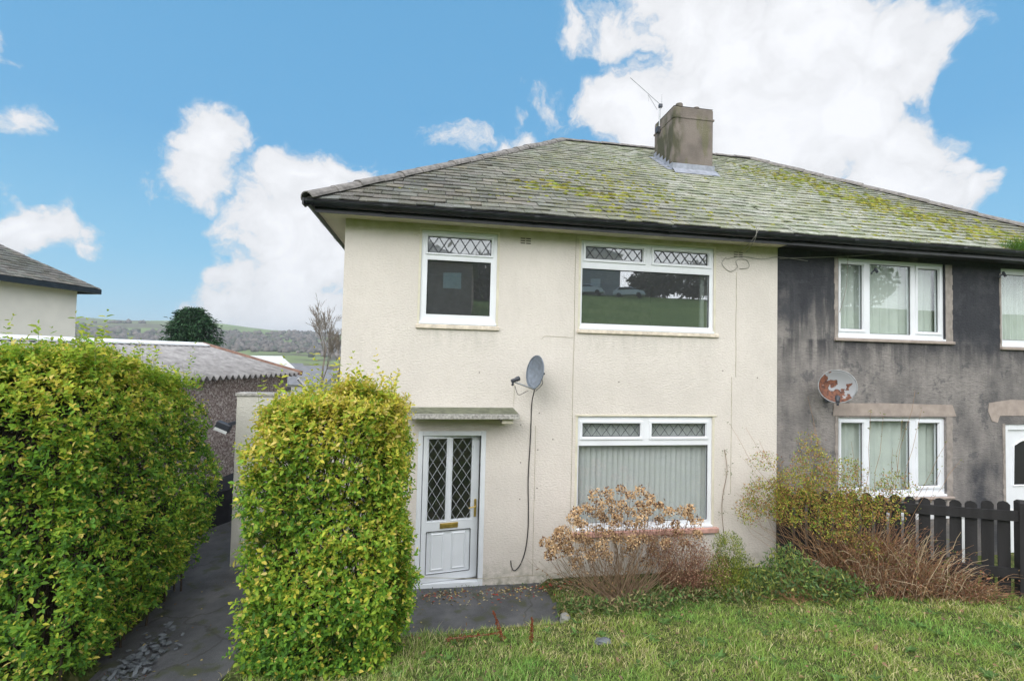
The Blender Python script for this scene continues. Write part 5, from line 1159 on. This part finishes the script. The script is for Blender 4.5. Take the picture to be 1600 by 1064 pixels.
# vine on the wall
vine = thing('wall_creeper', (5.8, -.02, .6), 'thin leafy creeper climbing the cream wall right of the ground floor window', 'creeper')
vp = px_y([(1133, 850), (1128, 800), (1130, 770), (1136, 735), (1132, 702)], -.015); 
MB().tube(smooth_pts([tuple(p) for p in vp]), [.004]*25, 5).build('stem', M['straw'], vine)
n = 60; q = vp[r.integers(0, 5, n)]+r.normal(size=(n, 3))*np.array([.05, .004, .05]); leaves('foliage', q, unit(r.normal(size=(n, 3))), unit(r.normal(size=(n, 3))*.4+np.array([0, -1., 0])), r.uniform(.015, .03, n), r.uniform(.008, .014, n), np.array([.14, .18, .05])*r.uniform(.6, 1.2, (n, 1)), M['leaf_soft'], vine)
# gutter grass
r = np.random.default_rng(81)
for label, x, n, h in (('bright green tuft of grass growing in the gutter at the right edge', 10.85, 320, .24), ('tiny green weed in the gutter above the join of the two houses', 7.15, 40, .06), ('small grass tuft in the gutter above the dark house\'s wide upper window', 8.75, 70, .07)):
    b = np.stack([x+r.normal(size=n)*.10*(h/.2+.3), -.36+r.normal(size=n)*.03, np.full(n, EZ-.02)], 1); T = b+np.stack([r.normal(size=n)*h*.7, -np.abs(r.normal(size=n))*h*.4, r.uniform(.4, 1, n)*h], 1)
    tag(strands('grass_tuft', stems_to(b, T, 5, -.1, .004, 3), .0035, .0012, M['grassblade'], None, None, np.array([.16, .33, .05])*r.uniform(.6, 1.3, (n, 1))), label, 'grass tuft')
# ------------------------------------------------------------------ lawn grass
def blades(name, X, Y, Z, h, w, C, lean=.5, label=None):
    n = len(X); a = rng.uniform(0, 2*PI, n); s = np.stack([np.cos(a), np.sin(a), 0*a], 1); l = rng.normal(size=(n, 3))*lean; l[:, 0] += .10; l[:, 2] = 0; b = np.stack([X, Y, Z], 1)
    up = np.array([0, 0, 1.]); m1 = b+up*(h*.5)[:, None]+l*(h*.28)[:, None]; t = b+up*(h*.88)[:, None]+l*(h*1.05)[:, None]
    V = np.stack([b-s*w[:, None], b+s*w[:, None], m1+s*w[:, None]*.85, m1-s*w[:, None]*.85, t], 1).reshape(-1, 3); k = np.arange(n)[:, None]*5
    F = np.concatenate([k+np.array([[0, 1, 2, 3]])], 0); F2 = k+np.array([[3, 2, 4, 4]])
    me_F = np.concatenate([F, k+np.array([[3, 2, 4, 3]])], 0)
    # quads for the lower half, triangles for the tips, in one mesh
    me = bpy.data.meshes.new(name); me.vertices.add(len(V)); me.vertices.foreach_set('co', V.astype(np.float32).ravel())
    tri = (k+np.array([[3, 2, 4]])); lv = np.concatenate([F.ravel(), tri.ravel()]).astype(np.int32); me.loops.add(len(lv)); me.loops.foreach_set('vertex_index', lv)
    me.polygons.add(2*n); me.polygons.foreach_set('loop_start', np.concatenate([np.arange(n)*4, 4*n+np.arange(n)*3]).astype(np.int32)); me.polygons.foreach_set('loop_total', np.concatenate([np.full(n, 4), np.full(n, 3)]).astype(np.int32)); me.update(calc_edges=True)
    at = me.color_attributes.new('Col', 'FLOAT_COLOR', 'POINT'); c = np.ones((5*n, 4), np.float32); c[:, :3] = np.repeat(C, 5, 0); at.data.foreach_set('color', c.ravel())
    me.materials.append(M['grassblade']); o = bpy.data.objects.new(name, me); COL.objects.link(o); return tag(o, label, 'grass', None, 'stuff')
n = 330000; d = 2.2+9.5*rng.uniform(size=n)**1.25; lat = rng.uniform(-1.15, 1.25, n)
rr_, ww_ = np.array([math.cos(YAW), -math.sin(YAW)]), np.array([math.sin(YAW), math.cos(YAW)])
xy = CAM[:2]+ww_*d[:, None]+rr_*(lat*d)[:, None]; X, Y = xy[:, 0], xy[:, 1]
hf = ((X < -5.2) | (X > -1.62) | (Y < -1.95) | (Y > .55))
ok = (Y < -.35+.25*wob(X, Y, 2)*(X > 3)) & (path_mask(X, Y) < .42+.25*rng.uniform(size=n)) & (X < 13) & ~((X < -.3) & (Y > -2.6) & (rng.uniform(size=n) < .93)); X, Y = X[ok], Y[ok]; n = len(X)
pn = fnoise(np.stack([X, Y, 0*X], 1), 1.7, 5)+.6*fnoise(np.stack([X, Y, 0*X], 1), 5, 6); left = sst((3.4-X)/1.6)*.35
straw = rng.uniform(size=n) < np.clip(.14+.20*pn+left*.42, .03, .70)
C = np.where(straw[:, None], np.array([.64, .58, .30])*rng.uniform(.6, 1.2, (n, 1)), np.array([.22, .38, .075])*rng.uniform(.55, 1.35, (n, 1))*np.stack([1+.35*rng.uniform(size=n)+.2*pn, np.ones(n), np.ones(n)], 1).clip(.5, 2))
tuft = np.clip(.75+.5*fnoise(np.stack([X, Y, 0*X], 1), 7, 9), .5, 1.3)
blades('grass', X, Y, gz(X, Y)-.01, rng.uniform(.04, .10, n)*tuft, rng.uniform(.0016, .0030, n)*(1+.12*np.hypot(X-CAM[0], Y-CAM[1])/3), C, .55, 'unmown green and straw coloured grass of the front lawn')
rw = np.random.default_rng(77); k = 170; cx_ = rw.uniform(.4, 8.5, k); cy_ = rw.uniform(-5.0, -1.3, k); ok = path_mask(cx_, cy_) < .1; cx_, cy_ = cx_[ok], cy_[ok]; k = len(cx_); m_ = 9
ax_ = np.repeat(cx_, m_); ay_ = np.repeat(cy_, m_); an = rw.uniform(0, 2*PI, k*m_); dd_ = np.stack([np.cos(an), np.sin(an), rw.uniform(.15, .7, k*m_)], 1)
tag(leaves('lawn_weeds', np.stack([ax_, ay_, gz(ax_, ay_)+.015], 1), unit(dd_), np.tile([0, 0, 1.], (k*m_, 1)), rw.uniform(.05, .11, k*m_), rw.uniform(.014, .032, k*m_), np.array([.11, .21, .05])*rw.uniform(.6, 1.3, (k*m_, 1)), M['leaf_soft']), 'flat rosettes of broad-leaved weeds in the lawn', 'weeds', kind='stuff')
k = 420; X = rw.uniform(.2, 8.5, k); Y = rw.uniform(-5.2, -1.3, k); ok = path_mask(X, Y) < .2; X, Y = X[ok], Y[ok]; k = len(X)
tag(leaves('fallen_leaves', np.stack([X, Y, gz(X, Y)+rw.uniform(.03, .06, k)], 1), unit(rw.normal(size=(k, 3))*np.array([1, 1, .3])), unit(rw.normal(size=(k, 3))*.4+np.array([0, 0, 1.])), rw.uniform(.025, .06, k), rw.uniform(.016, .034, k), np.array([[.30, .19, .11], [.42, .33, .16], [.20, .13, .09]])[rw.integers(0, 3, k)], M['petal']), 'brown fallen leaves lying in the lawn', 'leaf litter', kind='stuff')
n = 9000; X = rng.uniform(-4.5, -1.4, n); Y = rng.uniform(-3.2, -1.4, n); keep = fnoise(np.stack([X, Y, 0*X], 1), 3, 31) > .0; X, Y = X[keep], Y[keep]; ok = path_mask(X, Y) < .3; X, Y = X[ok], Y[ok]; n = len(X)
blades('grass', X, Y, gz(X, Y)-.01, rng.uniform(.06, .20, n), rng.uniform(.0015, .0025, n), np.where(rng.uniform(size=(n, 1)) < .6, np.array([[.36, .28, .16]]), np.array([[.10, .15, .04]]))*rng.uniform(.5, 1.2, (n, 1)), .6, 'dead dry grass under the big left hedge')

# ------------------------------------------------------------------ trees and distance
def branching(root, h, seed, levels=5, spread=.5, r0=.16, nb=3, upb=.35):
    r = np.random.default_rng(seed); segs = []
    def grow(p, d, l, rad, lv):
        q = p+d*l; m_ = (p+q)/2+r.normal(size=3)*l*.04; segs.append((p, m_, q, rad, rad*.7))
        if lv == 0: return
        for i in range(nb if lv > 1 else nb+1):
            nd = unit(d+r.normal(size=3)*spread+np.array([0, 0, upb*.4])); f = r.uniform(.35, 1.) if i else 1.
            grow(p+(q-p)*f, nd, l*r.uniform(.6, .82), rad*.62, lv-1)
    grow(np.array(root, float), unit(np.array([r.normal()*.05, r.normal()*.05, 1.])), h*.30, r0, levels); return segs
def bare_tree(x, y, z, h, seed, label, levels=6, group=None, name='bare_tree', r0=.15, spread=.42):
    s = branching((x, y, z), h, seed, levels, spread, r0); t = thing(name, (x, y, z), label, 'tree', group)
    P = np.array([[a, b, c] for a, b, c, _, _ in s]); r0_ = np.array([q[3] for q in s]); r1_ = np.array([q[4] for q in s]); big = r0_ > .05
    strands('trunk', P[big], r0_[big], r1_[big], M['trunk'], t); strands('crown', P[~big], np.maximum(r0_[~big]*.5, .010), np.maximum(r1_[~big]*.5, .007), M['trunk'], t, 'stuff'); return t
M['trunk'] = simple('grey_brown_bark', (.22, .185, .15), .9, .3, 6)
M['needle'] = attr_mat('conifer_needle', .7, .1, .2, spec=.2)
cf = thing('conifer_tree', (-16.1, 31.4, -1), 'dark green broad conifer rising behind the corrugated garage roof', 'tree')
cb = np.array([-16.1, 31.4, -1.5]); r = np.random.default_rng(91); n = 19000; H_ = 7.4
nb_ = 150; bu = r.uniform(0, .97, nb_)**.8; ba = r.uniform(0, 2*PI, nb_); bl_ = 3.15*(1-bu)**.62*r.uniform(.62, 1.12, nb_)+.15
bi = r.integers(0, nb_, n); bt = r.uniform(.15, 1, n)**.7; sp_ = (.10+.28*bt*(1-bt)*2+.10)*np.minimum(1, bl_[bi])
P = cb+np.stack([np.cos(ba[bi])*bl_[bi]*bt, np.sin(ba[bi])*bl_[bi]*bt, .4+bu[bi]*H_+.35*bt*bl_[bi]*.6-.16*bl_[bi]*bt**2*1.6], 1)+r.normal(size=(n, 3))*sp_[:, None]*np.array([1, 1, .55])
D = unit(np.stack([np.cos(ba[bi]), np.sin(ba[bi]), r.normal(size=n)*.3-.1], 1)+r.normal(size=(n, 3))*.45)
leaves('crown', P, D, unit(r.normal(size=(n, 3))*.5+np.array([0, 0, 1.])), r.uniform(.15, .38, n), r.uniform(.05, .12, n), np.array([.035, .085, .035])*r.uniform(.5, 1.9, (n, 1)), M['needle'], cf, .25)['kind'] = 'stuff'
MB().tube([(cb[0], cb[1], -2), (cb[0], cb[1], 5.8)], [.22, .03], 8).build('trunk', M['trunk'], cf)
for i, (px, d_, zt, lab) in enumerate([(503, 33, 8.2, 'tall bare winter tree against the sky, its trunk just left of the cream house'), (528, 36, 6.4, 'bare winter tree half hidden by the corner of the cream house')]):
    p = atd(px, 560, d_); g = float(gz(p[0], p[1])); bare_tree(p[0], p[1], g, (zt-g)*.92, 104+i, lab, 6, 'bare trees between the houses', r0=.10, spread=.24)
# small distant houses
M['far_wall'] = simple('distant_render', (.36, .35, .33), .9, .1, 1); M['far_roof'] = simple('distant_slate', (.16, .165, .18), .9, .15, 1); M['far_brick'] = simple('distant_brick', (.30, .22, .18), .9, .15, 1); M['far_white'] = simple('distant_white_render', (.62, .63, .62), .9, .05, 1)
def far_house(px, py, d_, w, dep, hw, hr, ang, wall, roofm, label):
    p = atd(px, py, d_); g = float(gz(p[0], p[1])); t = thing('house', (p[0], p[1], g), label, 'house', 'houses down in the valley'); ca, sa = math.cos(ang), math.sin(ang)
    zt = p[2]; f = lambda a, b, z: (p[0]+a*ca-b*sa, p[1]+a*sa+b*ca, z); ze = zt-hr
    V = [f(a, b, z) for z in (g-1, ze) for b in (-dep/2, dep/2) for a in (-w/2, w/2)]+[f(-w/2, 0, zt-.1), f(w/2, 0, zt-.1)]
    MB().add(V, [(0, 1, 5, 4), (2, 6, 7, 3), (0, 4, 8, 6, 2), (1, 3, 7, 9, 5)]).build('wall', M[wall], t)
    V = [f(a, b, z) for (b, z) in ((-dep/2-.4, ze-.2), (0, zt), (dep/2+.4, ze-.2)) for a in (-w/2-.3, w/2+.3)]; V += [(v[0], v[1], v[2]+.15) for v in V]
    MB().add(V, [(1, 0, 2, 3), (3, 2, 4, 5), (6, 7, 9, 8), (8, 9, 11, 10), (0, 1, 7, 6), (4, 10, 11, 5), (0, 6, 8, 2), (2, 8, 10, 4), (1, 3, 9, 7), (3, 5, 11, 9)]).build('roof', M[roofm], t)
    for k in (-.25, .25):
        V = [f(k*w+a, -dep/2-.03, z) for z in (ze-1.6, ze-.5) for a in (-.5, .5)]; MB().add(V, [(0, 1, 3, 2)]).build('window', M['seal'], t)
far_house(413, 557, 95, 7, 8, 5, 2.2, .9, 'far_white', 'far_white', 'distant white gabled house beyond the garage roof')
far_house(466, 572, 120, 13, 8, 5, 2.5, .1, 'far_wall', 'far_roof', 'distant long grey-roofed house right of the white gable')
far_house(494, 578, 80, 9, 7, 5, 2.2, -.5, 'far_wall', 'far_roof', 'distant slate-roofed house behind the trunk of the tall bare tree')
far_house(440, 568, 150, 12, 8, 5, 2.6, .5, 'far_wall', 'far_roof', 'distant grey house between the white gable and the long grey roof')
# woods on the hillsides
r = np.random.default_rng(111); import bmesh
bm = bmesh.new(); bmesh.ops.create_icosphere(bm, subdivisions=1, radius=1); sv = np.array([v.co[:] for v in bm.verts]); sf = np.array([[v.index for v in f.verts] for f in bm.faces]); bm.free()
V = []; F = []; C = []; cnt = 0
n = 14000; th = r.uniform(-.95, .12, n); dd = r.uniform(170, 960, n)**1.0; X = CAM[0]+dd*np.sin(th); Y = dd*np.cos(th); w1_ = fnoise(np.stack([X, Y, 0*X], 1), .011, 12)+.5*fnoise(np.stack([X, Y, 0*X], 1), .03, 13)
band = ((w1_ > .25) & (dd < 820)) | ((dd > 480) & (dd < 760) & (w1_ > -.1)) | (dd < 250); X, Y, dd = X[band], Y[band], dd[band]; n = len(X); R_ = r.uniform(1.6, 3.6, n)*np.where(dd < 280, .6, 1.); Z = gz(X, Y)+R_*.5
jit = 1+r.normal(size=(n, len(sv), 1))*.2; V = (sv[None]*jit*R_[:, None, None]*np.array([1, 1, .95])+np.stack([X, Y, Z], 1)[:, None]).reshape(-1, 3)
F = (sf[None]+(np.arange(n)*len(sv))[:, None, None]).reshape(-1, 3); cc = np.array([[.15, .125, .11], [.18, .155, .135], [.11, .115, .08], [.20, .17, .15]])[r.integers(0, 4, n)]*r.uniform(.7, 1.2, (n, 1))
tag(link('woodland', V, F, M['leaf_soft'], None, False, np.repeat(cc, len(sv), 0)), 'bare brown winter woods covering the far hillside', 'woods', kind='stuff')
# ------------------------------------------------------------------ behind the camera (mirrored in the upper windows)
def car(x, y, ang, label, col):
    t = thing('parked_car', (x, y, float(gz(x, y))), label, 'car', 'white cars across the green'); z0 = float(gz(x, y)); ca, sa = math.cos(ang), math.sin(ang); T = lambda p: Vector((x+p.x*ca-p.y*sa, y+p.x*sa+p.y*ca, z0+p.z))
    prof = [(-2.05, .35), (-2.1, .75), (-1.95, 1.0), (-1.75, 1.05), (-1.35, 1.42), (.2, 1.46), (1.0, 1.0), (1.85, .85), (2.08, .6), (2.05, .32)]
    b = MB(); w = .84; V = [(p[0], -w*(1 if p[1] < 1.1 else .82), p[1]) for p in prof]+[(p[0], w*(1 if p[1] < 1.1 else .82), p[1]) for p in prof]; k = len(prof)
    b.add(V, [tuple(range(k))[::-1], tuple(range(k, 2*k))]+[(i, (i+1) % k, k+(i+1) % k, k+i) for i in range(k)]); b.xf(T).build('body', M['white_paint'], t)
    g = MB()
    for s in (-1, 1):
        g.add([(-1.55, s*.835, 1.06), (.85, s*.835, 1.06), (.15, s*.735, 1.38), (-1.25, s*.735, 1.38)], [(0, 1, 2, 3)])
    g.xf(T).build('side_window', M['seal'], t)
    for a in (-1.3, 1.3):
        for s in (-1, 1): MB().tube([(a, s*.70, .32), (a, s*.87, .32)], .32, 16).xf(T).build('wheel', M['seal'], t)
car(27.6, -55, .5, 'white hatchback parked behind the camera, mirrored in the big upper window', 0); car(22.5, -57, .5, 'second white car behind the camera, mirrored left of the first', 0)
def far_block(x, y, w, dep, h, hr, ang, wall, label, brick=False):
    g = float(gz(x, y)); t = thing('house', (x, y, g), label, 'house', 'houses behind the camera'); ca, sa = math.cos(ang), math.sin(ang); f = lambda a, b, z: (x+a*ca-b*sa, y+a*sa+b*ca, g+z)
    V = [f(a, b, z) for z in (-2, h) for b in (-dep/2, dep/2) for a in (-w/2, w/2)]; MB().add(V, [(0, 1, 5, 4), (2, 6, 7, 3), (0, 4, 6, 2), (1, 3, 7, 5)]).build('wall', M[wall], t)
    V = [f(a, b, z) for (a, b, z) in ((-w/2-.4, -dep/2-.4, h), (w/2+.4, -dep/2-.4, h), (w/2+.4, dep/2+.4, h), (-w/2-.4, dep/2+.4, h), (-w/2+dep/2, 0, h+hr), (w/2-dep/2, 0, h+hr))]; MB().add(V, [(0, 1, 5, 4), (1, 2, 5), (2, 3, 4, 5), (3, 0, 4), (0, 3, 2, 1)]).build('roof', M['far_roof'], t)
    for fl_ in range(int(h//2.5)):
        for k in range(int(w//3)):
            a = -w/2+1.5+k*3; V = [f(a+q, dep/2+.03, 1+fl_*2.6+z) for z in (0, 1.2) for q in (-.7, .7)]; MB().add(V, [(0, 1, 3, 2)]).build('window', M['net'], t)
far_block(-1.5, -34, 12, 8, 3.0, 2.4, .1, 'far_brick', 'brown bungalow behind the camera, mirrored in the small upper window')
far_block(20, -64, 17, 9, 5.6, 3.0, .2, 'far_wall', 'grey block of flats behind the camera, mirrored in the big upper window')
far_block(-22, -40, 14, 9, 5.4, 3.0, 0, 'far_wall', 'grey house behind and left of the camera')
def leafy_tree(x, y, h, rad, seed, label, n=1700):
    g = float(gz(x, y)); t = thing('tree', (x, y, g), label, 'tree', 'trees behind the camera'); r = np.random.default_rng(seed)
    P = ellip(n, (x, y, g+h*.52), (rad, rad, h*.50), r, .3); P += fnoise(P, 1.2, seed)[:, None]*.5
    leaves('crown', P, unit(r.normal(size=(n, 3))), unit(r.normal(size=(n, 3))), r.uniform(.5, 1.1, n), r.uniform(.2, .45, n), np.array([[.17, .17, .13], [.21, .18, .15], [.14, .15, .10]])[r.integers(0, 3, n)]*r.uniform(.6, 1.3, (n, 1)), M['leaf_soft'], t)['kind'] = 'stuff'
    MB().tube([(x, y, g-.3), (x, y, g+h*.5)], [.25, .12], 8).build('trunk', M['trunk'], t)
TR = [(-9, -46, 5, 4.0), (6, -44, 4.2, 3.2), (12, -47, 4.5, 3.6), (-1, -52, 5.5, 4.5), (34, -62, 4.5, 3.6), (40, -60, 5.5, 4.2), (46, -58, 6, 4.6), (52, -54, 6.5, 5), (60, -52, 7, 5), (-16, -50, 8, 4.5)]
for i, q in enumerate(TR): leafy_tree(*q, 200+i, ['dark tree behind the brown bungalow\'s left end', 'dark tree right of the brown bungalow', 'dark tree left of the block of flats', 'tall dark tree behind the brown bungalow', 'dark tree just past the white cars', 'second dark tree past the white cars', 'third dark tree past the white cars', 'fourth dark tree past the white cars', 'last dark tree past the white cars', 'dark tree between the grey house and the bungalow'][i]+', behind the camera')


# ------------------------------------------------------------------ air
hz, nt, N, L, bs = nodes('valley_haze'); N.remove(bs)
v = N.new('ShaderNodeVolumePrincipled'); v.inputs['Color'].default_value = (.90, .95, 1, 1); v.inputs['Density'].default_value = .0005; v.inputs['Anisotropy'].default_value = .2
L.new(v.outputs[0], N['Material Output'].inputs['Volume'])
tag(MB().box(-2300, 2300, -2100, 4600, -125, 75).build('haze', hz), 'thin pale haze over the valley', 'haze', kind='stuff')
